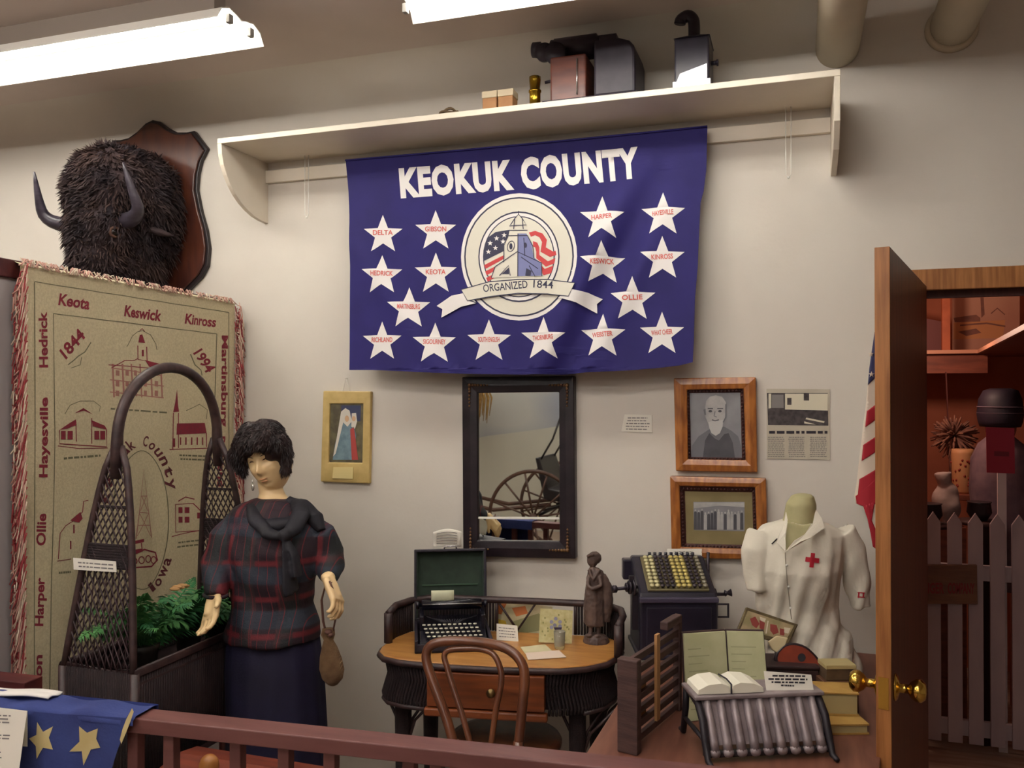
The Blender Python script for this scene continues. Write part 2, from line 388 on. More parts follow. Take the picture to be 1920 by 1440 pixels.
# ---- long wall shelf
SX0, SX1, SD, SZ = -2.272, .135, .33, 2.716
t = thing('wall_shelf', ((SX0+SX1)/2, 0, SZ-.27), 'long white painted wooden shelf mounted above the flag', 'shelf')
MB().use(WHITE).box(SX0, SX1, -SD, 0, SZ-.022, SZ).build('shelf_board', t, bevel=.002)
for x, w in ((SX0, 1), (SX1-.02, 0)):
    pts = [(-SD, SZ-.022)]
    n = 10
    for i in range(n+1): a = i/n*pi/2; pts.append((-SD+.30*(1-cos(a))*1.0 if w else -SD+.30*(1-cos(a)), SZ-.022-.27*sin(a)))
    if not w: pts = [(-SD, SZ-.022), (-SD+.02, SZ-.27*.6), (-SD+.1, SZ-.235), (-.0, SZ-.27)]
    if w: pts = [(-SD, SZ-.022)]+[(-SD+(SD)*(1-cos(i/10*pi/2)), SZ-.022-.27*sin(i/10*pi/2)) for i in range(1, 11)]
    pts += [(0, SZ-.022)]
    MB().use(WHITE).prism(pts, (x, 0, 0), (0, 1, 0), (0, 0, 1), .02).build('end_bracket', t, bevel=.002)
MB().use(WHITE).box(SX0+.02, SX1-.02, -.022, 0, SZ-.115, SZ-.06).build('wall_cleat', t, bevel=.002)
for k, (px, y0, y1, lab) in enumerate(((575, 306, 408, 'thin white wire hook hanging from the left part of the shelf'), (1477, 200, 333, 'thin white wire hook hanging from the right part of the shelf'))):
    a = at(px-3.5, y1, -.06); zt = SZ-.022; r = .009
    mb = MB().use(METW).tube([(a.x, -.06, zt), (a.x, -.06, a.z+.01), (a.x+r, -.06, a.z), (a.x+2*r, -.06, a.z+.01), (a.x+2*r, -.06, zt)], .0018, 6)
    mb.ball((a.x+r, -.06, a.z), .005, 8, 6)
    tag(mb.build('wire_hook'), lab, 'hook', 'wire hooks under the shelf')
# ---- nail in wall
# ================================================================ COUNTY FLAG
FB = mat('flag_blue', (40, 34, 104), (35, 29, 94), rough=.7, scale=6, spec=.3)
FW_ = mat('flag_white', (226, 222, 220), rough=.5); FG = mat('flag_cream', (214, 210, 196), rough=.55)
FR = mat('flag_red', (192, 52, 56), rough=.5); FN = mat('flag_navy', (34, 34, 66), rough=.5); FP = mat('flag_steel_blue', (112, 118, 166), rough=.5)
FO = mat('flag_lettering_red', (206, 92, 84), rough=.5)
fa = at(651, 303, -.075); fb_ = at(1327, 240, -.075); fc = at(980, 700, -.135)
fn = (fb_-fa).cross(fa-fc).normalized()
if fn.y > 0: fn = -fn
def fdisp(P):
    u = (P.x-fa.x)/(fb_.x-fa.x); v = (fa.z-P.z)/.9
    d = .006*sin(9*u+5*v)*v + .004*sin(23*u-3*v)*v
    # diagonal folds hanging from the upper right corner and lower left corner
    s = (u-.80)*1.45+(v-.1)*.42; d += .024*math.exp(-((s-.06)/.05)**2)*min(1, v*2.2) - .026*math.exp(-((s-.155)/.05)**2)*min(1, v*2)+.014*math.exp(-((s-.25)/.04)**2)*min(1, v*1.5)
    s = (u-.10)*1.2-(v-.55)*.55; d += .013*math.exp(-(s/.04)**2)*min(1, v)-.014*math.exp(-((s-.07)/.04)**2)*v
    s = (u-.32)*1.2-(v-.9)*.6; d += .012*math.exp(-(s/.05)**2)*v*v
    return d*.9+.012
FS = Surf(fa, fn, fdisp)
OUT = [(651, 303)]+[(651+676*i/14, 303-63*i/14+1.5*sin(i*pi/14)) for i in range(1, 14)]+[(1327, 240)]+[(1325, 320), (1320, 360), (1314, 382), (1311, 450), (1309, 500), (1304, 560), (1302, 640), (1300, 680)]
OUT += [(1275, 686), (1230, 691), (1180, 695), (1120, 698), (1050, 702), (980, 703), (900, 702), (820, 700), (740, 696), (700, 694), (656, 694)]+[(657, 600), (659, 500), (658, 420), (656, 360)]
t = thing('county_flag', (at(980, 703, -.13)), 'blue county flag with white stars and round courthouse seal hung under the shelf', 'flag')
mb = MB().use(FB); poly(mb, FS, OUT, 0, .035)
mb.use(FW_)
text(mb, FS, 'KEOKUK', (754, 370), (966, 353.5), 50, .055, 2); text(mb, FS, 'COUNTY', (981, 354), (1202, 333), 53, .055, 2)
mb.use(FW_)
STARS = [(721, 441, 35, 'DELTA'), (819, 434, 37, 'GIBSON'), (719, 517, 36, 'HEDRICK'), (819, 514, 38, 'KEOTA'), (769, 579, 38, 'HAYESVILLE'), (719, 641, 36, 'RICHLAND'), (818, 645, 38, 'SIGOURNEY'), (920, 641, 39, 'SOUTH ENGLISH'),
         (1021, 637, 40, 'THORNBURG'), (1131, 631, 41, 'WEBSTER'), (1242, 627, 40, 'WHAT CHEER'), (1187, 562, 41, 'OLLIE'), (1131, 495, 39, 'KESWICK'), (1243, 486, 40, 'KINROSS'), (1131, 412, 40, 'HARPER'), (1244, 404, 40, 'HAYESVILLE')]
for i, (x, y, r, s) in enumerate(STARS):
    k = 'MARTINSBURG' if i == 4 else s
    mb.use(FW_); poly(mb, FS, star(x, y+1, r*1.09, 0, .42, .98), 2)
    mb.use(FO); w_ = min(40, 7.5*len(k)); sl = -.07 if x > 1000 else 0
    text(mb, FS, k, (x-w_/2, y+1-sl*w_/2), (x+w_/2, y+1+sl*w_/2), 9, .02, 4)
# seal
cx, cy = 975.5, 483
mb.use(FW_); poly(mb, FS, ell(cx, cy, 109, 119), 1)
mb.use(FN); poly(mb, FS, ell(cx, cy, 103, 112), 2)
mb.use(FG); poly(mb, FS, ell(cx, cy, 100, 109), 3)
mb.use(FN); poly(mb, FS, ell(cx, cy, 76, 85), 4)
mb.use(FW_); poly(mb, FS, ell(cx, cy, 73.5, 82), 5)
mb.use(FN); poly(mb, FS, ell(cx, cy, 67, 76), 6)
mb.use(FG); poly(mb, FS, ell(cx, cy, 65, 74), 7)
mb.use(FN); poly(mb, FS, [(909, 492), (910, 470), (918, 447), (932, 437), (962, 432), (966, 462), (945, 474), (925, 484)], 8)
mb.use(FW_)
for x, y in ((922, 458), (934, 449), (948, 443), (919, 474), (932, 467), (946, 455)): poly(mb, FS, star(x, y, 5.2), 9)
mb.use(FR)
for k in range(3): poly(mb, FS, [(911+2*k, 499+12*k), (948, 480+13*k), (950, 486+13*k), (914+2*k, 506+12*k)], 8)
def wav(pts0, pts1, lay=8): poly(mb, FS, pts0+pts1[::-1], lay)
wav([(994, 438), (1006, 435), (1020, 440), (1028, 452), (1026, 466), (1040, 474), (1044, 472)], [(998, 446), (1006, 443), (1014, 447), (1019, 456), (1016, 474), (1034, 484), (1046, 480)])
wav([(1002, 454), (1010, 457), (1014, 466), (1014, 480), (1030, 492), (1044, 486)], [(1002, 464), (1006, 466), (1008, 474), (1008, 486), (1026, 502), (1042, 496)])
wav([(1012, 494), (1024, 506), (1040, 500)], [(1012, 504), (1022, 518), (1036, 514)])
# courthouse tower
mb.use(FG); poly(mb, FS, [(925, 523), (932, 502), (948, 492), (948, 462), (956, 446), (960, 424), (968, 412), (975, 405), (982, 412), (990, 424), (992, 442), (1002, 462), (1004, 484), (1018, 494), (1020, 520), (975, 521)], 10)
mb.use(FP); poly(mb, FS, [(974, 440), (990, 440), (1000, 462), (1003, 484), (1017, 495), (1018, 519), (974, 520)], 11)
mb.use(FN)
for p in ([(925, 523), (932, 502), (973, 474), (1018, 495), (1019, 520)], [(948, 494), (948, 462), (956, 444), (992, 444), (1002, 464), (1004, 486)], [(958, 434), (992, 434)], [(960, 424), (968, 412), (975, 404), (982, 412), (990, 424), (958, 426)], [(974, 440), (974, 520)], [(985, 448), (987, 482)], [(968, 412), (966, 432)], [(982, 412), (984, 432)], [(975, 404), (975, 398)], [(940, 519), (957, 500), (960, 519)], [(995, 500), (1006, 520)], [(980, 484), (1012, 506)]):
    line(mb, FS, p, 1.6, 12)
line(mb, FS, ell(961, 464, 6.5, 10, 16, rot=.25), 1.4, 12, True); poly(mb, FS, ell(961, 464, 3, 6, 12), 12); poly(mb, FS, [(944, 516), (958, 503), (958, 516)], 12); poly(mb, FS, ell(988, 462, 3, 5, 12), 13); poly(mb, FS, [(990, 505), (1000, 510), (998, 519), (988, 519)], 13)
# ribbon
RIB = [(869, 545), (920, 531), (975, 526), (1030, 526), (1083, 534), (1071, 559), (1030, 553), (975, 552), (925, 558), (881, 566)]
TL = [(881, 550), (850, 556), (822, 575), (833, 581), (831, 597), (868, 577), (898, 570)]; TR = [(1078, 546), (1105, 551), (1130, 561), (1119, 570), (1120, 588), (1085, 570), (1050, 560)]
mb.use(FW_); poly(mb, FS, [(x+(3 if x > 975 else -3)*0, y) for x, y in TL], 13); poly(mb, FS, TR, 13)
mb.use(FN); line(mb, FS, [(898, 570), (884, 565)], 2, 14)
mb.use(FG); poly(mb, FS, RIB, 14); mb.use(FN); line(mb, FS, RIB, 1.8, 15, True)
text(mb, FS, 'ORGANIZED', (911, 550), (993, 541.5), 14, .01, 15); text(mb, FS, '1844', (1003, 541), (1040, 543), 14, .01, 15)
o = mb.build('flag_cloth', t)
mb = MB().use(FB); L_ = [FS.hit(p[0], p[1]) for p in OUT[:15]]
mb.tube([FS.pt(p, .004) for p in L_], .004, 6); mb.build('hem', t)
for (x, y) in ((656, 306), (998, 268), (1322, 244)):
    p = at(x, y, -.06); MB().use(METW).tube([p+V((0, .0, 0)), p+V((0, .03, .01)), V((p.x, -.022, p.z+.02))], .003, 6).build('hook', t)
# ================================================================ MIRROR
MFR = mat('mirror_frame_black', (40, 30, 36), (26, 20, 26), rough=.35, scale=18, bump=.1)
GILT = mat('worn_gilt', (138, 104, 62), (88, 56, 44), rough=.5, metal=.3, scale=60, bump=.3)
def framed(name, loc, corners, y, inner, th, mf, label, cat, lip=None, group=None, name_f='frame', bev=.004):
    """moulded rectangular frame from outer/inner outlines measured in the photo, at depth y on the wall"""
    t = thing(name, loc, label, cat, group)
    O = [at(px, py, y) for px, py in corners]; I = [at(px, py, y) for px, py in inner]
    B = [V((p.x, 0, p.z)) for p in O]
    for o_ in B: o_.y = -.001
    mid = [(a*.45+b*.55)+V((0, -th*.35, 0)) for a, b in zip(O, I)]
    Ib = [V((p.x, y+.012, p.z)) for p in I]
    rows = [B, O, mid, I, Ib]; vs = [p for r in rows for p in r]; fs = []
    for j in range(len(rows)-1):
        for i in range(4): k = (i+1) % 4; fs.append((j*4+i, j*4+k, (j+1)*4+k, (j+1)*4+i))
    mb = MB().use(mf); mb.add(vs, fs); mb.build(name_f, t, bevel=bev)
    return t, O, I
t, O, I = framed('wall_mirror', at(972, 1045, 0), [(866, 707), (1076, 705), (1079, 1048), (868, 1043)], -.035, [(895, 737), (1048, 735), (1049, 1015), (896, 1013)], .012, MFR, 'tall black framed mirror with worn gilt corners hanging above the desk', 'mirror')
G = mat('mirror_glass', (225, 228, 222), rough=.015, metal=1)
mb = MB().use(G); P = [V((p.x, -.024, p.z)) for p in I]; P = [p+(p-sum(P, V())/4)*.02 for p in P]; mb.add(P, [(0, 3, 2, 1)]); mb.build('mirror_glass', t)
a = at(895, 971, -.026); b = at(1049, 972, -.026); MB().use(METW).beam(a, b, .006, .008).build('glazing_bar', t, label='thin pale bar across the glass')
for (x, y, sx, sy) in ((880, 722, 1, 1), (1063, 722, -1, 1), (882, 1030, 1, -1), (1064, 1032, -1, -1)):
    mb = MB().use(GILT)
    for k in range(7):
        p = at(x+sx*k*5.5, y, -.047+.004*(k > 0)); mb.ball(p, (.008-.0006*k, .004, .007-.0005*k), 8, 6)
        p = at(x, y+sy*k*6.5, -.047+.004*(k > 0)); mb.ball(p, (.007-.0005*k, .004, .008-.0006*k), 8, 6)
    mb.build('corner_ornament', t, label='worn gilt corner ornament')
# ================================================================ LITTLE DEVOTIONAL PICTURE
YF = mat('pale_yellow_frame', (206, 180, 118), (190, 164, 102), rough=.55, scale=20)
t, O, I = framed('small_picture', at(648, 905, 0), [(606, 733), (695, 734), (692, 907), (601, 903)], -.02, [(618, 757), (681, 757), (679, 868), (616, 867)], .003, YF, 'narrow pale yellow picture of robed figures hung on string beside the mirror', 'picture')
S = Surf((0, -.012, 0), (0, -1, 0))
mb = MB().use(mat('picture_olive', (112, 104, 76), (84, 78, 62), rough=.6, scale=30)); poly(mb, S, [(616, 755), (683, 755), (681, 870), (614, 869)], 0)
mb.use(mat('picture_navy', (58, 64, 96), rough=.6)); poly(mb, S, [(640, 760), (677, 760), (676, 790), (655, 790), (640, 778)], 1)
mb.use(mat('picture_blue', (120, 146, 158), (98, 122, 136), rough=.6, scale=40)); poly(mb, S, [(643, 776), (654, 772), (662, 790), (668, 815), (664, 862), (624, 862), (628, 835), (636, 805)], 2)
mb.use(mat('picture_veil', (214, 208, 196), rough=.6)); poly(mb, S, [(640, 772), (648, 765), (656, 770), (660, 790), (652, 800), (644, 792), (630, 850), (625, 856), (632, 820)], 3); poly(mb, S, [(660, 775), (668, 774), (670, 790), (666, 804), (659, 800)], 3)
mb.use(mat('picture_red', (172, 70, 66), rough=.6)); poly(mb, S, [(657, 805), (664, 800), (668, 830), (672, 862), (660, 862)], 3)
mb.use(mat('picture_skin', (206, 168, 132), rough=.6)); poly(mb, S, ell(651, 785, 4, 6, 12), 4); poly(mb, S, ell(664, 785, 3.5, 5, 12), 4)
mb.build('print', t)
S = Surf((0, -.026, 0), (0, -1, 0)); mb = sheet('c', S, [(625, 876), (662, 876), (661, 898), (623, 897)], None, th=.004); mb.use(CREAM); mb.mi = [0]*len(mb.f); mb.build('caption_card', t, m=mat('caption_cream', (226, 208, 146), rough=.7))
n1 = at(651, 709, 0); p1 = at(643, 734, -.01); p2 = at(657, 734, -.01)
MB().use(METW).tube([p1, n1+V((0, -.012, 0)), p2], .0012, 5).build('hanging_string', t); MB().use(METW).rod(n1, n1+V((0, -.018, 0)), .0022, 6).build('nail', t)
# ================================================================ NOTE CARD, CLIPPING
S = Surf((0, -.004, 0), (0, -1, 0))
mb = sheet('c', S, [(1171, 777), (1222, 778), (1223, 811), (1165, 809)], None, th=.003); mb.mats = [PAPER]; mb.use(GINK)
words(mb, S, ((1176, 781), (1218, 781), (1218, 808), (1172, 807)), 5, 1.8, 1, .15, 5)
tag(mb.build('wall_note'), 'tiny white typed note pinned to the wall right of the mirror', 'note')
t = thing('newspaper_clipping', at(1497, 861, -.002), 'newspaper clipping with a house photograph taped beside the framed portrait', 'newspaper clipping')
NP = mat('newsprint', (196, 188, 170), (184, 176, 158), rough=.85, scale=10); ND = mat('news_dark', (84, 78, 78), (62, 56, 58), rough=.85, scale=60); NL = mat('news_light', (214, 208, 186), rough=.85)
S = Surf((0, -.003, 0), (0, -1, 0)); mb = sheet('c', S, [(1437, 729), (1556, 730), (1556, 862), (1438, 860)], None); mb.mats = [NP]; mb.build('paper', t)
mb = MB().use(ND); poly(mb, S, [(1438, 737), (1552, 737), (1553, 798), (1440, 797)], 1)
mb.use(NL); poly(mb, S, [(1472, 738), (1552, 738), (1552, 770), (1472, 768)], 2); poly(mb, S, [(1441, 738), (1446, 738), (1446, 765), (1441, 766)], 2); poly(mb, S, [(1512, 783), (1546, 790), (1545, 793), (1510, 786)], 2); poly(mb, S, [(1508, 790), (1530, 796), (1508, 794)], 2)
mb.use(GINK); poly(mb, S, [(1447, 740), (1470, 740), (1470, 765), (1447, 765)], 2)
mb.use(ND); poly(mb, S, [(1476, 746), (1484, 746), (1484, 759), (1476, 759)], 3); poly(mb, S, [(1507, 738), (1517, 738), (1517, 751), (1507, 751)], 3); line(mb, S, [(1470, 738), (1471, 797)], 2, 3); line(mb, S, [(1472, 769), (1552, 771)], 2.5, 3)
mb.build('photograph', t)
mb = MB().use(INK); words(mb, S, ((1439, 807), (1552, 807), (1552, 814), (1439, 814)), 1, 5, 1, .02, 3)
mb.use(GINK)
for k, x in enumerate((1439, 1478, 1518)): words(mb, S, ((x, 818), (x+33, 818), (x+33, 858), (x, 858)), 11, 1.6, 1, .12, 10+k)
mb.build('print_columns', t)
# ================================================================ OAK FRAMES
OF = mat('golden_oak_frame', (178, 112, 52), (136, 78, 34), rough=.35, scale=10, stretch=(6, 6, 1.2), bump=.08, coat=.3)
LIN = mat('dark_carved_liner', (74, 32, 26), (52, 22, 22), rough=.5, scale=60, bump=.4)
PG = mat('photo_grey', (142, 142, 146), (128, 128, 133), rough=.5, scale=14); PD = mat('photo_dark', (78, 78, 84), (66, 66, 72), rough=.5, scale=20); PM = mat('photo_mid', (108, 108, 114), rough=.5); PL = mat('photo_light', (178, 176, 174), (160, 158, 158), rough=.5, scale=30)
def oak(corners, inner, innr2, label, loc, name):
    t, O, I = framed(name, loc, corners, -.032, inner, .014, OF, label, 'picture')
    mb = MB().use(LIN); a = [at(x, y, -.026) for x, y in inner]; b = [at(x, y, -.014) for x, y in innr2]
    mb.add(a+b, [(i, (i+1) % 4, 4+(i+1) % 4, 4+i) for i in range(4)])
    for i in range(4):
        p = (a[i]+b[i])/2; q = (a[(i+1) % 4]+b[(i+1) % 4])/2; n = max(6, int((q-p).length/.013))
        for k in range(n): mb.ball(p.lerp(q, (k+.5)/n)+V((0, -.003, 0)), .0042, 6, 4)
    mb.build('beaded_liner', t, label='dark beaded inner liner'); return t
t = oak([(1263, 709), (1417, 707), (1420, 886), (1267, 883)], [(1288, 731), (1394, 729), (1398, 863), (1290, 861)], [(1293, 737), (1388, 736), (1391, 858), (1296, 857)], 'oak framed grey portrait of a bald bearded man in a dark coat', at(1343, 886, 0), 'portrait_picture')
S = Surf((0, -.013, 0), (0, -1, 0)); mb = MB().use(PG); poly(mb, S, [(1291, 735), (1390, 734), (1393, 860), (1294, 859)], 0)
mb.use(PM); poly(mb, S, [(1296, 858), (1298, 835), (1310, 818), (1328, 806), (1342, 800), (1358, 800), (1372, 808), (1384, 818), (1390, 836), (1391, 858)], 1)
mb.use(PD); poly(mb, S, [(1318, 858), (1322, 826), (1330, 812), (1340, 822), (1348, 826), (1358, 814), (1366, 812), (1374, 830), (1378, 858)], 2)
mb.use(PL); poly(mb, S, [(1322, 768), (1324, 752), (1331, 744), (1342, 741), (1354, 744), (1361, 754), (1362, 770), (1360, 786), (1352, 798), (1340, 800), (1328, 794), (1323, 782)], 3)
mb.use(mat('photo_beard', (186, 186, 184), rough=.6)); poly(mb, S, [(1328, 792), (1336, 789), (1346, 789), (1356, 787), (1355, 800), (1350, 812), (1342, 817), (1334, 812), (1330, 802)], 4)
mb.use(PD); poly(mb, S, ell(1332, 771, 3.6, 2.2, 10), 4); poly(mb, S, ell(1350, 771, 3.6, 2.2, 10), 4); line(mb, S, [(1327, 766), (1337, 766)], 1.6, 4); line(mb, S, [(1345, 766), (1356, 766)], 1.6, 4); line(mb, S, [(1335, 787), (1341, 789), (1348, 787)], 1.8, 5)
mb.use(PM); line(mb, S, [(1341, 771), (1339, 780), (1344, 782)], 1.6, 4); poly(mb, S, [(1319, 768), (1323, 766), (1324, 778), (1321, 778)], 4); line(mb, S, [(1361, 758), (1361, 782), (1356, 792)], 2.2, 4)
mb.build('portrait_photograph', t)
t = oak([(1256, 893), (1436, 897), (1440, 1050), (1259, 1046)], [(1274, 911), (1416, 914), (1420, 1030), (1277, 1026)], [(1284, 921), (1410, 923), (1413, 1022), (1287, 1019)], 'wide oak framed group photograph in an olive mat below the portrait', at(1347, 1050, 0), 'group_picture')
S = Surf((0, -.013, 0), (0, -1, 0)); mb = MB().use(mat('olive_mat', (138, 124, 84), (128, 114, 76), rough=.7, scale=12)); poly(mb, S, [(1282, 919), (1412, 921), (1415, 1024), (1285, 1021)], 0); mb.build('mat_board', t)
mb = MB().use(PG); poly(mb, S, [(1300, 941), (1396, 941), (1396, 996), (1301, 994)], 1); rr = random.Random(4)
for k in range(15):
    x = 1304+k*6.2; h = 955+rr.random()*8; mb.use(PD if rr.random() < .6 else PL); poly(mb, S, [(x-3, 993), (x-2.6, h+4), (x, h), (x+2.6, h+4), (x+3, 993)], 2); mb.use(PL); poly(mb, S, ell(x, h, 1.6, 2.2, 8), 3)
mb.use(PL); poly(mb, S, [(1301, 942), (1396, 942), (1396, 951), (1350, 948), (1301, 953)], 2)
mb.build('group_photograph', t)
# ================================================================ BISON HEAD
PLQ = mat('plaque_walnut', (88, 46, 30), (64, 32, 26), rough=.35, scale=6, stretch=(4, 4, .8), coat=.2)
PLE = mat('plaque_edge', (34, 24, 26), rough=.4)
bc = at(283, 400, -.03); BX, BZ = bc.x, bc.z
t = thing('bison_head_mount', (BX, 0, BZ-.4), 'shaggy dark brown bison head mounted on a shield-shaped wooden plaque', 'mounted animal head')
R_ = [(283, 224), (297, 227), (313, 239), (330, 247), (347, 247), (362, 244), (387, 277), (375, 300), (369, 325), (367, 355), (375, 395), (385, 430), (390, 465), (387, 498), (375, 520), (350, 545), (325, 566), (300, 590), (283, 600)]
half = [(lambda p: (p.x-BX, p.z-BZ))(at(x, y, -.03)) for x, y in R_]; half = [(max(0, a), b) for a, b in half]
full = half+[(-a, b) for a, b in half[1:-1]][::-1]
mb = MB().use(PLE).prism([(a, b) for a, b in full], (BX, -.001, BZ), (1, 0, 0), (0, 0, 1), .022); mb.use(PLQ).prism([(a*.955, b*.965) for a, b in full], (BX, -.022, BZ), (1, 0, 0), (0, 0, 1), .012)
mb.build('plaque', t, bevel=.004)
FUR = mat('bison_fur', (54, 36, 36), (32, 22, 30), rough=.85, scale=10, bump=.5, bscale=50)
FURL = mat('bison_fur_tufts', (62, 41, 36), (36, 25, 32), rough=.8, scale=7)
mb = MB().use(FUR)
def B(dx, out, dz, rx, ry, rz): mb.ball((BX+dx, -out, BZ+dz), (rx, ry, rz), 20, 14)
B(0, .08, -.03, .21, .12, .30); B(0, .19, .0, .22, .16, .26); B(0, .29, .04, .195, .15, .2); B(0, .32, -.12, .155, .13, .2); B(0, .34, -.25, .115, .12, .19); B(0, .36, -.36, .085, .09, .09); B(0, .2, -.25, .17, .17, .2)
fur = mb.build('head', t, remesh=.012, smooth=6, disp=lambda c, n: n*(.012*noise.noise(c*22)+.008*noise.noise(c*50)))
mb = MB().use(FURL); blades(mb, fur, 15000, .034, .0035, fn=lambda c, n: c.y < -.05, up=(0, -.1, -.55), jit=.9)
mb.build('fur', t)
rr = random.Random(2); mb = MB().use(FURL)
for k in range(500):
    a = rr.uniform(-1, 1); y = rr.uniform(.15, .35); p = V((BX+a*.13, -y, BZ+.215-.12*a*a-(y-.27)**2*2)); d = V((rr.uniform(-.4, .4)-.2, rr.uniform(-.3, .3), 1)).normalized()*rr.uniform(.03, .075)
    s = V((.0025, .001, 0)); mb.add([p-s, p+s, p+d*.5+s*.6+V((.004, 0, 0)), p+d], [(0, 1, 2), (0, 2, 3)], True)
mb.build('crown_tuft', t, label='longer hair standing on the crown')
HORN = mat('horn', (66, 60, 70), (40, 34, 44), rough=.3, scale=14, stretch=(1, 1, 3))
for s in (-1, 1):
    pts = [];  rad = []
    for i in range(13):
        u = i/12; pts.append(V((BX+s*(.11+.15*sin(min(1, u*1.7)*pi/2)-.05*max(0, u-.45)**1.3), -.33-.13*u, BZ-.10-.03*sin(u*pi)+.21*u**1.6))); rad.append(.036*(1-u)**.75+.003)
    mb = MB().use(HORN).tube(pts, rad, 14); mb.build('horn', t)
for s in (-1, 1):
    e = V((BX+s*.128, -.385, BZ-.16)); mb = MB().use(mat('bison_eyelid', (92, 62, 48), rough=.7)); mb.tube([e+V((s*.004*cos(q), .026*cos(q), .019*sin(q))) for q in [i*pi/8 for i in range(16)]], .007, 8, closed=True)
    o = mb.build('eyelid', t); MB().use(mat('glass_eye', (22, 14, 12), rough=.08)).ball(e, (.012, .022, .016), 14, 10).build('eye', o)
for s in (-1, 1):
    mb = MB().use(FUR); p = V((BX+s*.16, -.24, BZ-.12)); mb.lathe([(.004, 0), (.03, .03), (.034, .06), (.02, .1), (.003, .125)], p, (s*.9, .3, -.25), 12, sy=.5); mb.build('ear', t)
MB().use(mat('bison_nose', (30, 24, 26), rough=.4)).ball((BX, -.45, BZ-.38), (.05, .03, .04), 16, 10).build('nose', t)
# ================================================================ DISPLAY PANEL + WOVEN THROW
ta = az(38, 497, 2.06); tb = az(441, 570, 2.06); td = (tb-ta); td.z = 0; td.normalize(); tn = V((td.y, -td.x, 0))
if tn.x < 0: tn = -tn
p0 = ta-td*.17; p1 = tb+td*.0; zt = 2.075
t = thing('display_screen', V(((p0.x+p1.x)/2, (p0.y+p1.y)/2, 0)), 'tall white display panel in a dark red wooden frame behind the woven throw', 'display panel')
def pb(mb, a, b, z0, z1, th, off):
    c = (a+b)/2+tn*off; mb.beam(V((a.x, a.y, (z0+z1)/2))+tn*off, V((b.x, b.y, (z0+z1)/2))+tn*off, th, z1-z0)
mb = MB().use(mat('panel_board', (186, 180, 180), rough=.7)); pb(mb, p0, p1, .1, 2.03, .02, -.045); mb.build('panel_board', t)
mb = MB().use(DRED); pb(mb, p0-td*.0, p0+td*.095, 0, zt, .045, -.045); mb.build('post', t, bevel=.003)
mb = MB().use(DRED); pb(mb, p1-td*.06, p1+td*.0, 0, zt, .045, -.045); mb.build('post', t, bevel=.003)
mb = MB().use(DRED); pb(mb, p0, p1, 2.02, zt+.002, .047, -.045); mb.build('top_rail', t, bevel=.003)
TH = mat('throw_tan', (206, 194, 160), (192, 180, 148), rough=.9, scale=120, bump=.25, bscale=300)
TR_ = mat('throw_red', (136, 34, 52), (120, 40, 54), rough=.9, scale=90); TN_ = mat('throw_green_grey', (112, 108, 84), rough=.9)
TK = mat('throw_pink', (170, 112, 104), (158, 116, 104), rough=.9, scale=90)
def tdsp(P): s = (P-ta).dot(td); return .004*sin(s*14)*min(1, (2.06-P.z)*2)+.003*sin(s*31+P.z*3)
TS = Surf(ta, tn, tdsp)
t = thing('woven_throw', V(((ta.x+tb.x)/2, (ta.y+tb.y)/2, .42)), 'tan and red county souvenir throw blanket with fringe hung over the display panel', 'blanket')
mb = MB().use(TH)
L3 = [TS.hit(38, 497), TS.hit(441, 570)]; z0 = .42
nn = 30; top = [L3[0].lerp(L3[1], i/nn) for i in range(nn+1)]
for p in top: p.z = 2.055+.006*noise.noise(p*8)
mb.grid(lambda u, v: (lambda p: TS.pt(p, 0))(L3[0].lerp(L3[1], u)*1-V((0, 0, L3[0].z+(L3[1].z-L3[0].z)*u))+V((0, 0, 2.062+(z0-2.062)*v))), 30, 40)
# fold over the top rail
mb.grid(lambda u, v: L3[0].lerp(L3[1], u)-V((0, 0, L3[0].z+(L3[1].z-L3[0].z)*u))+V((0, 0, 2.062+.022*sin(v*pi*.5)))+tn*(-.07*v+tdsp(V((0, 0, 2.06)))*0), 30, 6)
mb.grid(lambda u, v: L3[0].lerp(L3[1], u)-V((0, 0, L3[0].z+(L3[1].z-L3[0].z)*u))+V((0, 0, 2.084-.5*v))+tn*-.073, 30, 4)
mb.build('blanket', t)
mb = MB().use(TN_)
for lp in ([(63, 528), (430, 586)], [(63, 528), (64, 900), (64, 1300)], [(430, 586), (428, 1300)], [(100, 588), (405, 626)], [(100, 588), (100, 830), (93, 1100), (91, 1330)], [(405, 626), (399, 860), (392, 1300)]): line(mb, TS, lp, 1.6, 1)
mb.use(TR_)
text(mb, TS, 'Keota', (110, 571), (166, 580), 21, .03, 1); text(mb, TS, 'Keswick', (231, 592), (300, 602), 20, .03, 1); text(mb, TS, 'Kinross', (346, 606), (403, 613), 18, .03, 1)
text(mb, TS, 'Hedrick', (87, 689), (86, 584), 16, .03, 1); text(mb, TS, 'Hayesville', (85, 895), (86, 745), 14, .03, 1); text(mb, TS, 'Ollie', (82, 1023), (83, 963), 15, .03, 1); text(mb, TS, 'Harper', (79, 1174), (81, 1083), 14, .03, 1); text(mb, TS, 'Gibson', (77, 1345), (78, 1228), 14, .03, 1)
text(mb, TS, 'Martinsburg', (415, 629), (413, 800), 13, .03, 1); text(mb, TS, 'Richland', (409, 818), (407, 912), 12, .03, 1)
text(mb, TS, '1844', (124, 674), (161, 629), 20, .03, 1, shear=.2); text(mb, TS, '1994', (361, 662), (388, 701), 19, .03, 1, shear=.1)
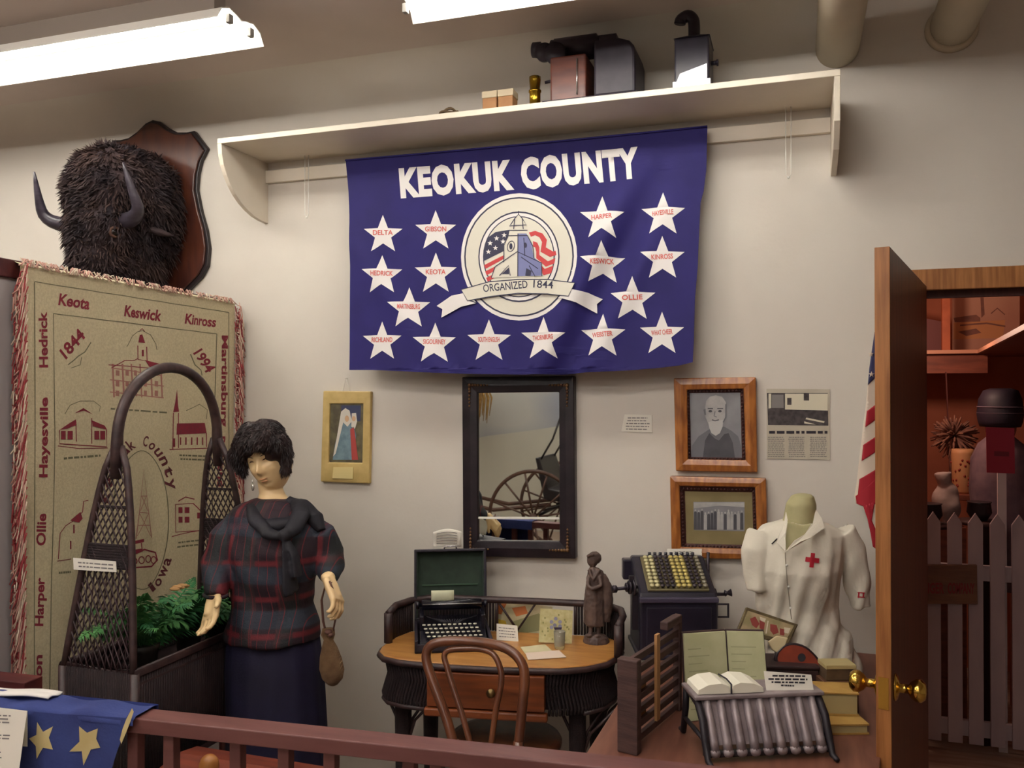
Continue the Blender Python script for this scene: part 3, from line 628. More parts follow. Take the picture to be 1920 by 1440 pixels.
# county name in an arc round the well derrick
mb.use(mat('throw_dark_red', (96, 36, 44), rough=.9)); arctext(mb, TS, 'Keokuk County', 264, 985, 60, 150, radians(165), radians(25), 19, .02, 1)
arctext(mb, TS, 'Iowa', 264, 985, 71, 145, radians(-62), radians(-24), 17, .02, 1) if False else [text(mb, TS, ch, a, b, 17, .02, 1) for ch, a, b in (('I', (286, 1110), (293, 1104)), ('o', (300, 1101), (306, 1087)), ('w', (308, 1085), (317, 1064)), ('a', (317, 1062), (322, 1048)))]
mb.use(TN_); line(mb, TS, ell(264, 975, 52, 130, 50), 1.6, 1, True)
mb.use(TK)
def sk(pts, w=1.3, closed=False, lay=1): line(mb, TS, pts, w, lay, closed)
# courthouse (top)
for x in (212, 228, 244, 262, 282, 300): sk([(x, 682), (x+3, 745)], 3)
sk([(210, 690), (300, 704)], 2); sk([(208, 712), (306, 724)], 2); sk([(208, 735), (306, 746)], 2)
for x in (220, 236, 252, 272, 292):
    for y in (694, 714, 732): poly(mb, TS, [(x-3, y), (x+3, y+.8), (x+3, y+11), (x-3, y+10)], 2)
mb.use(TR_); poly(mb, TS, [(262, 628), (267, 627), (272, 643), (259, 642)], 2); poly(mb, TS, [(272, 675), (304, 684), (304, 690), (280, 688)], 2); sk([(210, 690), (232, 676), (250, 676), (258, 672)], 1.6); sk([(258, 648), (258, 674), (276, 677), (275, 650)], 2); sk([(262, 620), (267, 616), (272, 622)], 1.4)
sk([(205, 684), (304, 692)], 1.6); sk([(268, 656), (268, 668)], 4)
mb.use(TN_); sk([(236, 650), (247, 630), (258, 622), (268, 620), (282, 628), (291, 645), (293, 656)], 1.2); words(mb, TS, ((204, 764), (316, 772), (316, 776), (204, 768)), 1, 3, 1, .02, 8); sk([(128, 684), (138, 676), (146, 668), (158, 660), (170, 642)], 2); sk([(134, 690), (150, 684), (152, 670)], 1.4); sk([(356, 664), (364, 684), (376, 694), (378, 704)], 2)
# depot (left) and church (right)
mb.use(TR_); poly(mb, TS, [(110, 806), (143, 786), (143, 797), (126, 804)], 2); poly(mb, TS, [(172, 788), (198, 798), (203, 806), (174, 799)], 2); poly(mb, TS, [(140, 775), (156, 765), (174, 777), (157, 770)], 2)
for x in (118, 132, 182, 194): poly(mb, TS, [(x-5, 808), (x+5, 808), (x+5, 824), (x-5, 824)], 2)
sk([(110, 806), (110, 832), (202, 838), (202, 806)], 2); sk([(143, 790), (144, 828)], 1.6); sk([(172, 784), (172, 832)], 1.6); sk([(106, 836), (150, 841), (204, 840)], 1.4)
poly(mb, TS, [(334, 730), (336, 760), (338, 772), (326, 773), (330, 756)], 2); poly(mb, TS, [(334, 794), (382, 793), (386, 812), (333, 815)], 2)
sk([(327, 774), (325, 842)], 2); sk([(337, 774), (337, 840)], 1.6); sk([(386, 812), (386, 838)], 1.6); sk([(318, 843), (392, 840)], 1.6); poly(mb, TS, [(325, 822), (330, 822), (330, 838), (325, 838)], 2)
for x in (341, 350, 359, 368, 378): sk([(x, 820), (x, 834)], 2.2)
mb.use(TN_); sk([(122, 776), (132, 760), (150, 752), (176, 752), (190, 762), (187, 772)], 1.2); sk([(350, 770), (372, 758), (388, 768), (386, 786)], 1.2); words(mb, TS, ((117, 858), (190, 852), (190, 856), (117, 862)), 1, 4, 1, .02, 3); words(mb, TS, ((338, 850), (386, 852), (384, 866), (340, 864)), 2, 3, 1, .1, 4); words(mb, TS, ((334, 1014), (380, 1008), (380, 1024), (332, 1030)), 2, 3, 1, .1, 6); words(mb, TS, ((106, 1072), (134, 1070), (134, 1074), (106, 1076)), 1, 4, 1, .0, 6)
# derrick, mill, store
mb.use(TK); sk([(252, 1010), (268, 880), (284, 1008)], 2); sk([(258, 960), (276, 962)], 1.4); sk([(256, 985), (280, 985)], 1.4); sk([(262, 930), (274, 930)], 1.4); sk([(254, 1005), (278, 962)], 1.2); sk([(282, 1005), (258, 962)], 1.2); sk([(260, 958), (273, 930)], 1.2); sk([(276, 958), (263, 930)], 1.2)
mb.use(TR_); poly(mb, TS, [(240, 1016), (267, 1010), (267, 1016), (241, 1022)], 2); poly(mb, TS, [(240, 1032), (264, 1028), (264, 1034), (241, 1038)], 2); sk([(243, 1022), (243, 1034)], 2); sk([(262, 1018), (263, 1028)], 2); sk([(238, 1044), (268, 1030), (292, 1036), (296, 1050), (284, 1062), (250, 1064), (238, 1056)], 3, True)
for x, y in ((248, 1052), (262, 1050), (276, 1048), (288, 1050)): line(mb, TS, ell(x, y, 5.5, 6.5, 12), 2, 2, True)
sk([(106, 1048), (110, 1000), (122, 986), (140, 976), (156, 960), (158, 940), (166, 938)], 1.6); poly(mb, TS, [(132, 976), (152, 960), (156, 972), (150, 980)], 2); sk([(140, 984), (140, 1000)], 3); sk([(133, 1014), (133, 1030)], 3); sk([(104, 1052), (134, 1048)], 1.4)
sk([(330, 946), (330, 998), (386, 994), (388, 974), (362, 944)], 1.8, True); sk([(322, 1006), (392, 990)], 1.4)
for x, y in ((340, 956), (352, 956), (340, 974), (352, 974), (372, 966)): poly(mb, TS, [(x-4, y-5), (x+4, y-5), (x+4, y+6), (x-4, y+6)], 2)
sk([(336, 940), (350, 932), (364, 936)], 2)
mb.build('woven_design', t)
def fringe(px0, s0, s1, seed, n, w):
    rr = random.Random(seed); g = [mat('fringe_pink', (206, 160, 146), rough=.9), mat('fringe_red', (160, 62, 66), rough=.9), mat('fringe_cream', (226, 208, 186), rough=.9)]
    mb = MB()
    for k in range(n):
        z = 2.06-1.6*(k+rr.random())/n; b = V((px0.x, px0.y, z))+tn*.004
        L = w*rr.uniform(.7, 1.05); q = []
        for i in range(5):
            u = i/4; q.append(b+td*(s0*L*u)+tn*(.012*sin(u*4+k)+.006)+V((0, 0, -.10*u**1.3+.012*sin(u*7+k*2))))
        mb.use(g[rr.choice((0, 0, 1, 1, 2))]); mb.tube(q, .0022, 4)
    return mb.build('fringe', t)
fringe(TS.hit(40, 900), -1, 0, 1, 330, .040); fringe(L3[1], 1, 0, 2, 330, .05)
rr = random.Random(9); mb = MB()
for k in range(150):
    u = rr.random(); b = L3[0].lerp(L3[1], u); b.z = 2.075; mb.use(MATS['fringe_pink' if rr.random() < .6 else 'fringe_cream']); mb.tube([b, b+td*rr.uniform(-.02, .02)+tn*.006+V((0, 0, .006)), b+td*rr.uniform(-.03, .03)+tn*.012+V((0, 0, -.018))], .0022, 4)
mb.build('top_fringe', t)
# ================================================================ WICKER PLANTER WITH HOOP HANDLE
WK = weave('dark_wicker', (52, 36, 38), (38, 26, 30), s=90); WKL = mat('wicker_rod', (70, 50, 48), (46, 32, 34), rough=.45, scale=30)
WKR = mat('wicker_reed', (58, 36, 40), (44, 26, 30), rough=.5, scale=30)
x0, x1, y0, y1 = -2.13, -1.86, -1.235, -.615; zb = .835
t = thing('wicker_planter', ((x0+x1)/2, (y0+y1)/2, 0), 'dark brown wicker fern stand with tall hoop handle and lattice ends', 'planter')
mb = MB().use(WK)
for a, b in (((x0, y0), (x1, y0)), ((x1, y0), (x1, y1)), ((x1, y1), (x0, y1)), ((x0, y1), (x0, y0))):
    n = max(8, int(math.dist(a, b)/.0105))
    for k in range(n):
        u = (k+.5)/n; p = V((a[0]+(b[0]-a[0])*u, a[1]+(b[1]-a[1])*u, 0)); mb.rod(p+V((0, 0, .50)), p+V((0, 0, zb)), .0062, 6)
mb.box(x0+.004, x1-.004, y0+.004, y1-.004, .50, zb-.07); mb.build('basket_body', t)
mb = MB().use(WKL)
for z, r in ((zb, .014), (.50, .012), (zb-.035, .007)): mb.tube([(x0, y0, z), (x1, y0, z), (x1, y1, z), (x0, y1, z)], r, 8, closed=True)
mb.build('braided_rim', t)
for a in ((x0, y0), (x1, y0), (x1, y1), (x0, y1)): MB().use(WKL).rod((a[0], a[1], 0), (a[0], a[1], zb), .014, 10).build('leg', t)
# end lattices and hoop
xc = (x0+x1)/2
def endl(y, sgn):
    # outline side rods, from box corners up to a point, leaning inward along y
    zt_ = 1.50; top = lambda z: ((zt_-z)/(zt_-zb)); lean = .075
    def side(z, s):
        k = top(z); w = (.118*(k**.62))+.012; return V((xc+s*w, y+sgn*lean*(1-k), z))
    e = MB().use(WKL)
    for s in (-1, 1): e.tube([side(zb+(zt_-zb)*i/10, s) for i in range(11)], [.011]*11, 8)
    o = e.build('end_frame', t)
    g = MB().use(WKR); n = 11
    for s in (-1, 1):
        for k in range(-16, n+6):
            q = []
            for i in range(25):
                z = zb+(zt_-zb)*i/24; w = side(z, 1).x-xc; f = -1+2*(k/n)+ (i/24)*3.2
                xx = f*.118*s
                if abs(xx) < w: q.append(V((xc+xx, side(z, 1).y+.004*s, z)))
                elif q: break
            if len(q) > 1: g.tube(q, .0026, 5)
    for k in range(-4, 5):
        q = []
        for i in range(13):
            z = zb+(1.18-zb)*i/12; xx = k*.024
            if abs(xx) < side(z, 1).x-xc: q.append(V((xc+xx, side(z, 1).y, z)))
        if len(q) > 1: g.tube(q, .0022, 5)
    g.build('lattice', t)
    b = MB().use(WK)
    za, zc_ = 1.135, 1.20
    for i in range(9):
        z = za+(zc_-za)*i/8; b.tube([side(z, -1), V((xc, side(z, 1).y-sgn*.004, z)), side(z, 1)], .0052, 6)
    b.build('woven_band', t); MB().use(WK).tube([side(1.315, -1), side(1.315, 1)], .005, 6).build('cross_band', t)
    return side
s0 = endl(y0, 1); s1 = endl(y1, -1)
ya = y0+.07; yb_ = y1-.07; ym = (ya+yb_)/2; hy = (yb_-ya)/2
mb = MB().use(WKL); q = [V((xc, ya-.005, 1.40)), V((xc, ya+0.0, 1.50))]
for i in range(1, 24):
    a = pi-i*pi/24; q.append(V((xc, ym+hy*cos(a), 1.50+.25*sin(a)**.9)))
q += [V((xc, yb_, 1.50)), V((xc, yb_+.005, 1.40))]
mb.tube(q, [.016, .019]+[.0175]*23+[.019, .016], 12); mb.build('hoop_handle', t)
# card tied to the near end
a = at(137, 1046, y0-.008); sc_ = Surf((0, y0-.006, 0), (0, -1, 0)); sc_.p = V((0, at(137, 1060, y0).y+.01, 0))
mb = sheet('c', sc_, [(137, 1046), (217, 1053), (218, 1073), (138, 1068)], None, th=.002); mb.mats = [PAPER]; mb.use(GINK); words(mb, sc_, ((146, 1051), (214, 1056), (214, 1070), (146, 1065)), 2, 2.5, 1, .1, 4)
tag(mb.build('lattice_card'), 'long white paper label fixed across the wicker planter end', 'label card')
# ================================================================ FERNS
FE = [mat('fern_green', (58, 128, 74), (42, 98, 58), rough=.6, scale=20), mat('fern_light', (92, 150, 84), (62, 118, 66), rough=.6, scale=20)]
FT = mat('fern_tan', (176, 136, 88), rough=.7)
def frond(mb, base, d, ln, droop, w, seed):
    rr = random.Random(seed); d = V(d).normalized(); n = 26; pts = []
    side = d.cross(V((0, 0, 1))).normalized()
    for i in range(n+1): u = i/n; pts.append(V(base)+d*ln*u+V((0, 0, -droop*u*u*ln))+side*.06*ln*sin(u*3)*rr.uniform(.8, 1))
    mb.tube(pts, .0022, 5)
    for i in range(2, n+1):
        tt = (pts[i]-pts[i-1]).normalized(); sd = tt.cross(V((.2, 0, 1))).normalized(); L = w*sin(pi*min(.97, (i/n)*.88+.1))**.8
        for s in (-1, 1):
            c = pts[i]; e = c+sd*s*L+tt*L*.35+V((0, 0, -.012)); m = (c+e)/2+V((0, 0, .006)); h = tt*.0045
            k = len(mb.v); mb.add([c-h*.6, c+h*.6, m+h, m-h, e], [(0, 1, 2, 3), (3, 2, 4)], True)
def fern(name, base, nf, ln, lab, seed, up=.8, wd=.05):
    rr = random.Random(seed); mb = MB()
    t = thing(name, base, lab, 'plant', 'ferns in the wicker planter')
    for k in range(nf):
        a = rr.uniform(0, 2*pi); d = (cos(a)*.42+.12, sin(a)*.8+.25, up*rr.uniform(.6, 1.8)); mb = MB().use(FE[k % 2]); frond(mb, V(base)+V((0, 0, -.02)), d, ln*rr.uniform(.7, 1.1), rr.uniform(.3, .7), wd, seed*50+k); mb.build('frond', t)
    MB().use(mat('plastic_pot', (40, 34, 30), rough=.5)).lathe([(.035, 0), (.045, .07), (.05, .09), (.04, .09)], V((base[0], base[1], zb-.066)), n=14).build('pot', t)
fern('fern', (xc, y0+.19, zb+.02), 24, .37, 'leafy green fern in the near end of the wicker planter', 3, .9)
fern('fern', (xc, y0+.40, zb+.02), 24, .37, 'feathery green fern in the middle of the wicker planter', 5, .9)
fern('fern', (xc, y0+.56, zb+.02), 14, .22, 'small green fern at the far end of the planter', 8, .8)
mb = MB().use(FT); p = ad(320, 1126, 3.0); p.x = xc+.05
for k in range(5): mb.ball(V((xc+.08, -1.0+.012*k, 1.03+.004*(k % 2))), (.02, .012, .006), 8, 6)
tag(mb.build('dried_leaf'), 'small curled tan dried leaf lying among the ferns', 'leaf')
# ================================================================ DRESSED WOMAN MANNEQUIN
D0 = 2.9; K0 = D0/FPX; fwd = V((FW.x, FW.y, 0)).normalized()
SKIN = mat('mannequin_skin', (238, 208, 156), (230, 198, 148), rough=.4, scale=8)
def plaid(name, base, r, g, s=16, bl=(40, 52, 66)):
    m = mat(name, base, rough=.75, bump=.2, scale=30, bscale=200); nt = m.node_tree; N = nt.nodes; L = nt.links; b = N['Principled BSDF']; tc = N['Texture Coordinate']; prev = None
    for d, sc_, col, lo, hi, ph in (('X', s*.7, r, .86, .985, 0), ('Z', s*.5, r, .9, .99, .6), ('X', s*.5, g, .6, .75, 2), ('Z', s*.4, bl, .62, .75, 1.2), ('X', s*2, r, .982, .99, 1.1)):
        w = N.new('ShaderNodeTexWave'); w.bands_direction = d; w.inputs['Scale'].default_value = sc_*.18; w.inputs['Distortion'].default_value = 1.6; w.inputs['Detail'].default_value = 0; w.inputs['Detail Scale'].default_value = .6; w.inputs['Phase Offset'].default_value = ph
        L.new(tc.outputs['Object'], w.inputs['Vector'])
        rp = N.new('ShaderNodeValToRGB'); rp.color_ramp.elements[0].position = lo; rp.color_ramp.elements[1].position = hi; rp.color_ramp.elements[0].color = (0, 0, 0, 1); rp.color_ramp.elements[1].color = (.75, .75, .75, 1); L.new(w.outputs['Fac'], rp.inputs['Fac'])
        mx = N.new('ShaderNodeMix'); mx.data_type = 'RGBA'; L.new(rp.outputs['Color'], mx.inputs['Factor'])
        if prev is None: mx.inputs['A'].default_value = lin(base)
        else: L.new(prev, mx.inputs['A'])
        mx.inputs['B'].default_value = lin(col); prev = mx.outputs['Result']
    L.new(prev, b.inputs['Base Color']); return m
PLD = plaid('plaid_wool', (40, 24, 34), (116, 34, 42), (30, 40, 42), 30)
NAVY = mat('navy_skirt', (22, 18, 52), (16, 13, 40), rough=.75, scale=6, bump=.1, bscale=120)
SCARF = mat('dark_scarf', (30, 28, 38), (22, 22, 30), rough=.7, scale=14, bump=.15)
HAIR = mat('dark_brown_hair', (52, 34, 32), (30, 20, 24), rough=.45, scale=24, stretch=(1, 1, .4))
def P3(px, py, dD=0): return ad(px, py, D0+dD)
fo = P3(515, 1300); fo.z = 0
t = thing('mannequin', fo, 'woman mannequin with short dark wig in plaid jacket, scarf and long navy skirt', 'mannequin')
# --- body: head, neck, torso, legs and arms in one surface
HU = (UP*cos(radians(13))-RT*sin(radians(13))).normalized(); HF = (-fwd*cos(radians(13))-RT*sin(radians(13))-V((0, 0, .10))).normalized(); HF = (HF-HU*HF.dot(HU)).normalized(); HR = HU.cross(HF); 
if HR.dot(RT) < 0: HR = -HR
EYE = P3(486, 866); HC = EYE-HF*.075+HU*.008
def head_r(d):
    """surface point of the head for unit direction d = (right, front, up)"""
    x, y, z = d; w, f, h = .072, .086, .112
    if y < 0: f = .085
    if z < 0: w *= 1-.26*(-z)**1.6; f *= 1-.03*(-z)
    p = V((x*w, y*f, z*h)); g = lambda cx, cz, sx, sz: math.exp(-((p.x-cx)/sx)**2-((p.z-cz)/sz)**2)
    if y > 0:
        a = 0
        a += .021*g(0, -.034, .0095, .013)*1.0 + .013*g(0, -.016, .007, .019)      # nose tip and bridge
        a += .006*g(.009, -.040, .006, .006)+.006*g(-.009, -.040, .006, .006)
        a -= .0095*(g(.027, -.002, .015, .011)+g(-.027, -.002, .015, .011))          # eye sockets
        a += .0055*(g(.027, -.003, .010, .0065)+g(-.027, -.003, .010, .0065))        # lids
        a += .006*(g(.028, .016, .02, .007)+g(-.028, .016, .02, .007))               # brow
        a += .005*(g(.036, -.030, .017, .016)+g(-.036, -.030, .017, .016))           # cheeks
        a += .0075*g(0, -.0595, .017, .0038)+.0085*g(0, -.0685, .014, .0045)-.0035*g(0, -.0640, .019, .0016)-.003*g(0, -.078, .016, .004)
        a += .009*g(0, -.090, .017, .012)                                            # chin
        p.y += a
    return HC+HR*p.x+HF*p.y+HU*(p.z-.008)
mb = MB().use(SKIN)
def hg(u, v):
    th = pi*v; ph = 2*pi*u; return head_r((sin(th)*cos(ph), sin(th)*sin(ph), cos(th)))
mb.grid(hg, 120, 96, cu=True, flip=HR.cross(HF).dot(HU) > 0)
neck = [(501, 880, 20, .042, D0+.095), (505, 905, 21, .044, D0+.085), (510, 925, 23, .046, D0+.075), (514, 945, 34, .055, D0+.06), (516, 962, 62, .075, D0+.045)]
mb.loft(neck, 24)
tor = [(516, 955, 50, .06, D0+.04), (515, 975, 84, .085, D0+.04), (515, 1010, 80, .105, D0+.03), (515, 1050, 76, .11, D0+.02), (512, 1120, 64, .09, D0+.03), (512, 1180, 74, .1, D0+.03), (515, 1240, 82, .11, D0+.03), (515, 1300, 75, .1, D0+.03)]
mb.loft(tor, 28)
for s in (-1, 1):
    a = P3(515+s*36, 1280, .03); b = a.copy(); b.z = .46; c = b.copy(); c.z = .08
    mb.tube([a, (a+b)/2, b, (b+c)/2, c], [.075, .068, .05, .048, .032], 14); mb.ball(c+V((0, 0, -.035))-fwd*.05, (.035, .035, .04), 12, 8); mb.ball(c+V((0, 0, -.045))-fwd*.11, (.038, .06, .032), 12, 8)
def hand(mb, w, palm_dir, up_, side, s=1, curl=.5, spread=.25):
    """palm with four fingers of unequal length and a side thumb"""
    pd = V(palm_dir).normalized(); nd = V(up_); nd = (nd-pd*nd.dot(pd)).normalized(); sd = pd.cross(nd)*side; w = V(w)
    vs = MB()
    for k in range(5): u = k/4; mb.tube([w+sd*(.024*(u-.5)*2*.8)+pd*.0, w+sd*(.030*(u-.5)*2)+pd*.085*s], [.012, .0115], 10)
    mb.tube([w-pd*.02, w+pd*.03, w+pd*.07], [.022, .026, .024], 14, flat=.55)
    for k, (l, o) in enumerate(((.068, -.031), (.078, -.011), (.072, .010), (.056, .029))):
        r = w+sd*o+pd*.078; q = [r]; a = 0; dd_ = pd+sd*(o*spread*6)
        for j, f in enumerate((.45, .32, .23)):
            a += curl*(.5+.35*j); q.append(q[-1]+(dd_*cos(a)+nd*sin(a)).normalized()*l*f)
        mb.tube([q[0]-pd*.02]+q, [.0095, .0095, .0085, .0078, .0055], 10)
    r = w+sd*(-.026)+pd*.02; mb.tube([w+pd*.01, r, r-sd*.022+pd*.022+nd*.01, r-sd*.028+pd*.048+nd*.018], [.014, .013, .0105, .0065], 10)
# right arm (left in the photo) hangs forward, left arm bent holding the bag strings
RA = [P3(442, 1000, .04), P3(412, 1050, -.02), P3(405, 1090, -.06), P3(402, 1120, -.09)]
mb.tube(RA, [.036, .036, .028, .021], 14); hand(mb, P3(402, 1118, -.09), P3(396, 1150, -.13)-P3(402, 1118, -.09), -fwd*.8-RT*.5, 1, curl=.35)
LA = [P3(582, 1000, .04), P3(618, 1045, .05), P3(612, 1072, -.02), P3(617, 1088, -.07)]
mb.tube(LA, [.036, .036, .03, .021], 14); hand(mb, P3(616, 1086, -.07), P3(629, 1118, -.10)-P3(616, 1086, -.07), -RT*1.0+fwd*.3, -1, curl=.75)
body = mb.build('body', t, remesh=.0042, smooth=2)
# painted features
def fpt(x, z, off=.001):
    import itertools
    best = None
    d = V((x/.072, 0, z/.112)); yy = sqrt(max(0, 1-d.x**2-d.z**2)); return head_r((d.x, yy, d.z))+HF*off
LID = mat('eyelid_paint', (74, 48, 34), rough=.5); LIPM = mat('faded_lip', (188, 134, 98), rough=.4)
for s in (-1, 1):
    mb = MB().use(LID); mb.tube([fpt(s*(.016+.024*i/8), .003+.0035*sin(i/8*pi), .0) for i in range(9)], [.001, .002, .0026, .003, .003, .003, .0026, .002, .001], 6)
    mb.tube([fpt(s*(.014+.030*i/8), .017+.005*sin(i/8*pi*.8), .0) for i in range(9)], [.0006]+[.0013]*7+[.0005], 6); mb.build('eye_line', t)
mb = MB().use(LIPM); mb.tube([fpt(-.017+.034*i/10, -.0595+.001*cos(i*pi/5), -.0008) for i in range(11)], [.0006]+[.0021]*9+[.0006], 6); mb.tube([fpt(-.014+.028*i/10, -.0685, -.0008) for i in range(11)], [.0006]+[.0027]*9+[.0006], 6); mb.build('lips', t)
# --- wig
mb = MB().use(HAIR)
WC = P3(486, 843, .02)
import itertools
for (px, py, r, dd) in ((487, 838, 40, .075), (466, 832, 29, .03), (498, 820, 36, .045), (515, 838, 31, .03), (474, 815, 26, .03), (446, 852, 18, .03), (450, 868, 14, .04), (530, 862, 17, .04), (533, 880, 12, .035), (539, 850, 11, .04), (455, 884, 9, .045), (478, 828, 21, -.025), (498, 822, 20, -.03), (512, 829, 15, -.03), (463, 834, 14, -.02), (487, 830, 12, -.045), (520, 838, 10, -.02)):
    mb.ball(P3(px, py, dd), r*K0, 16, 12)
wig = mb.build('wig', t, remesh=.005, smooth=3, disp=lambda c, n: n*(.004*noise.noise(c*40)))
mb = MB().use(HAIR); blades(mb, wig, 14000, .011, .0011, up=(-.3, 0, -1.4), jit=.9, seed=8, fn=lambda c, n: not (proj(c)[1] > 846 and 458 < proj(c)[0] < 526 and proj(c)[2] < D0+.03)); mb.build('hair_strands', t)
# --- skirt, jacket, scarf
def rings(L, z=0): return [(a, b, c, d, D0+e) for a, b, c, d, e in L]
mb = MB().use(NAVY); mb.loft(rings([(513, 1150, 66, .10, .03), (512, 1185, 84, .12, .03), (515, 1250, 90, .135, .03), (520, 1355, 91, .15, .03), (522, 1500, 96, .165, .03), (524, 1625, 101, .18, .03)]), 60, fold=.018, fk=13, cap=False); mb.build('skirt', t, solid=.004)
mb = MB().use(PLD)
mb.loft(rings([(512, 935, 28, .062, .04), (511, 945, 56, .075, .045), (511, 955, 76, .085, .04), (511, 968, 90, .095, .04), (512, 990, 92, .11, .03), (514, 1030, 88, .125, .02), (514, 1075, 82, .122, .02), (511, 1110, 76, .112, .02), (509, 1130, 74, .108, .02), (510, 1142, 78, .115, .02), (512, 1165, 86, .13, .02), (513, 1190, 89, .138, .02), (513, 1196, 86, .134, .02)]), 64)
mb.tube([P3(440, 990, .03), P3(420, 1014, .01), P3(410, 1055, -.02), P3(407, 1092, -.06), P3(404, 1118, -.085)], [.052, .058, .056, .046, .036], 20)
mb.tube([P3(574, 984, .03), P3(597, 1004, .04), P3(612, 1040, .04), P3(618, 1062, .0), P3(616, 1084, -.05)], [.048, .062, .068, .050, .030], 20)
mb.tube([P3(600, 1000, .02), P3(622, 1050, .02), P3(628, 1060, .0)], [.05, .045, .022], 16)
def fold(c, n): return n*(.007*sin(c.z*38+c.x*30+3*noise.noise(c*6))*.6+.006*noise.noise(c*14))
mb.build('jacket', t, remesh=.006, smooth=3, disp=fold)
mb = MB().use(PLD); mb.tube([P3(404+22*cos(i*pi/8), 1116+5*sin(i*pi/8), -.085-.03*sin(i*pi/8)) for i in range(16)], .006, 6, closed=True); mb.build('cuff', t)
mb = MB().use(SCARF)
n = 28; q = []
for i in range(n):
    a = 2*pi*i/n; q.append(P3(512+46*cos(a)+(4 if cos(a) > 0 else 0), 958-16*(sin(a) > 0)*sin(a)+26*max(0, -sin(a))**1.2, .03+.085*sin(a)))
mb.tube(q, [.026]*n, 12, closed=True, flat=.8)
mb.tube([P3(470, 950, .0), P3(482, 978, -.085), P3(500, 1000, -.115), P3(530, 1006, -.12)], [.022, .026, .024, .018], 12, flat=.7)
mb.tube([P3(556, 945, .02), P3(566, 965, -.05), P3(552, 990, -.10), P3(532, 1004, -.12)], [.026, .032, .028, .018], 12, flat=.7)
mb.tube([P3(540, 936, .04), P3(566, 950, .03), P3(592, 972, .01), P3(604, 996, -.01)], [.02, .036, .04, .02], 14, flat=.7); mb.tube([P3(486, 942, .04), P3(462, 955, .03), P3(444, 972, .0)], [.02, .03, .018], 14, flat=.7)
mb.ball(P3(532, 1004, -.125), (.022, .022, .022), 14, 10)
mb.tube([P3(532, 1006, -.125), P3(536, 1035, -.135), P3(541, 1070, -.14), P3(546, 1112, -.13)], [.014, .026, .034, .04], 14, flat=.3)
mb.tube([P3(536, 1006, -.12), P3(552, 1040, -.13), P3(560, 1082, -.13)], [.012, .022, .03], 14, flat=.3)
mb.build('scarf', t, remesh=.005, smooth=3, disp=lambda c, n: n*.003*sin(c.x*90+c.z*40))
mb = MB().use(mat('earring_silver', (210, 206, 200), rough=.2, metal=.8)); p = P3(474, 915, -.0); mb.tube([P3(473, 898, -.02), P3(474, 910, -.02)], .0015, 6); mb.ball(P3(474, 914, -.02), (.006, .004, .012), 10, 8); mb.build('earring', t, label='silvery drop earring')
# --- drawstring bag hanging from her hand
CR = weave('crochet_tan', (160, 126, 88), (132, 98, 66), s=120, bump=1); RIBN = mat('bag_ribbon', (124, 88, 72), (104, 70, 60), rough=.7)
bt = P3(620, 1200, -.06)
t = thing('drawstring_bag', P3(622, 1286, -.06), 'tan crocheted drawstring bag hanging from the woman mannequin\'s hand', 'bag')
prof = [(616, 1178, 11, .012), (615, 1190, 13, .014), (616, 1200, 9, .010), (618, 1212, 14, .018), (620, 1232, 20, .026), (622, 1255, 23, .03), (623, 1272, 19, .026), (624, 1283, 9, .014), (624, 1286, 3, .004)]
mb = MB().use(CR); mb.loft([(a, b, c, d, D0-.06) for a, b, c, d in prof], 30, fold=.03, fk=10); mb.build('bag_body', t)
mb = MB().use(RIBN); mb.tube([P3(614, 1198, -.06), P3(606, 1165, -.06), P3(603, 1125, -.07), P3(610, 1097, -.09), P3(622, 1092, -.11)], [.0035, .006, .006, .004, .003], 8, flat=.5)
mb.tube([P3(622, 1196, -.06), P3(629, 1160, -.07), P3(630, 1130, -.09), P3(624, 1104, -.11), P3(618, 1090, -.12)], .0032, 8); mb.build('drawstring', t)
mb = MB().use(RIBN); mb.ball(P3(616, 1185, -.075), (.014, .012, .009), 10, 6); mb.ball(P3(620, 1190, -.078), (.01, .01, .008), 10, 6); mb.build('ribbon_bow', t)
# ================================================================ WHITE UNIFORM DRESS FORM
DB = 2.74
UNI = mat('white_cotton', (222, 216, 200), (212, 206, 190), rough=.8, scale=6, bump=.12, bscale=90); FORM = mat('form_linen', (178, 172, 128), (166, 160, 118), rough=.7, scale=18); REDC = mat('cross_red', (176, 26, 46), rough=.7)
b0 = ad(1515, 1290, DB); b0.z = .75
t = thing('dress_form', (b0.x, b0.y, .75), 'linen dress form wearing a white short sleeved uniform with red cross', 'dress form')
def Q(px, py, dD=0): return ad(px, py, DB+dD)
mb = MB().use(FORM); R = lambda L: [(a, b, c, d, DB+e) for a, b, c, d, e in L]
mb.loft(R([(1507, 926, 12, .025, .03), (1505, 930, 20, .04, .03), (1502, 945, 27, .052, .03), (1500, 970, 29, .055, .03), (1498, 1000, 36, .06, .03), (1500, 1020, 75, .075, .03), (1502, 1060, 70, .09, .03), (1500, 1120, 60, .08, .03), (1505, 1200, 74, .1, .03), (1508, 1255, 80, .11, .03)]), 28)
mb.build('torso_form', t, remesh=.005, smooth=2)
pz = ad(1508, 1295, DB); MB().use(FORM).lathe([(.09, 0), (.09, .012), (.02, .02), (.015, .03), (.015, .12)], (b0.x, b0.y, .7505), n=20).build('stand', t)
mb = MB().use(UNI)
mb.loft(R([(1500, 978, 42, .062, .03), (1500, 988, 72, .07, .03), (1502, 1000, 84, .085, .03), (1500, 1030, 80, .105, .02), (1497, 1065, 78, .115, .01), (1495, 1100, 75, .108, .015), (1494, 1135, 73, .098, .02), (1498, 1155, 72, .098, .02), (1506, 1185, 84, .11, .02), (1512, 1225, 94, .125, .02), (1515, 1250, 97, .132, .02), (1516, 1268, 98, .134, .02)]), 72, fold=.012, fk=17)
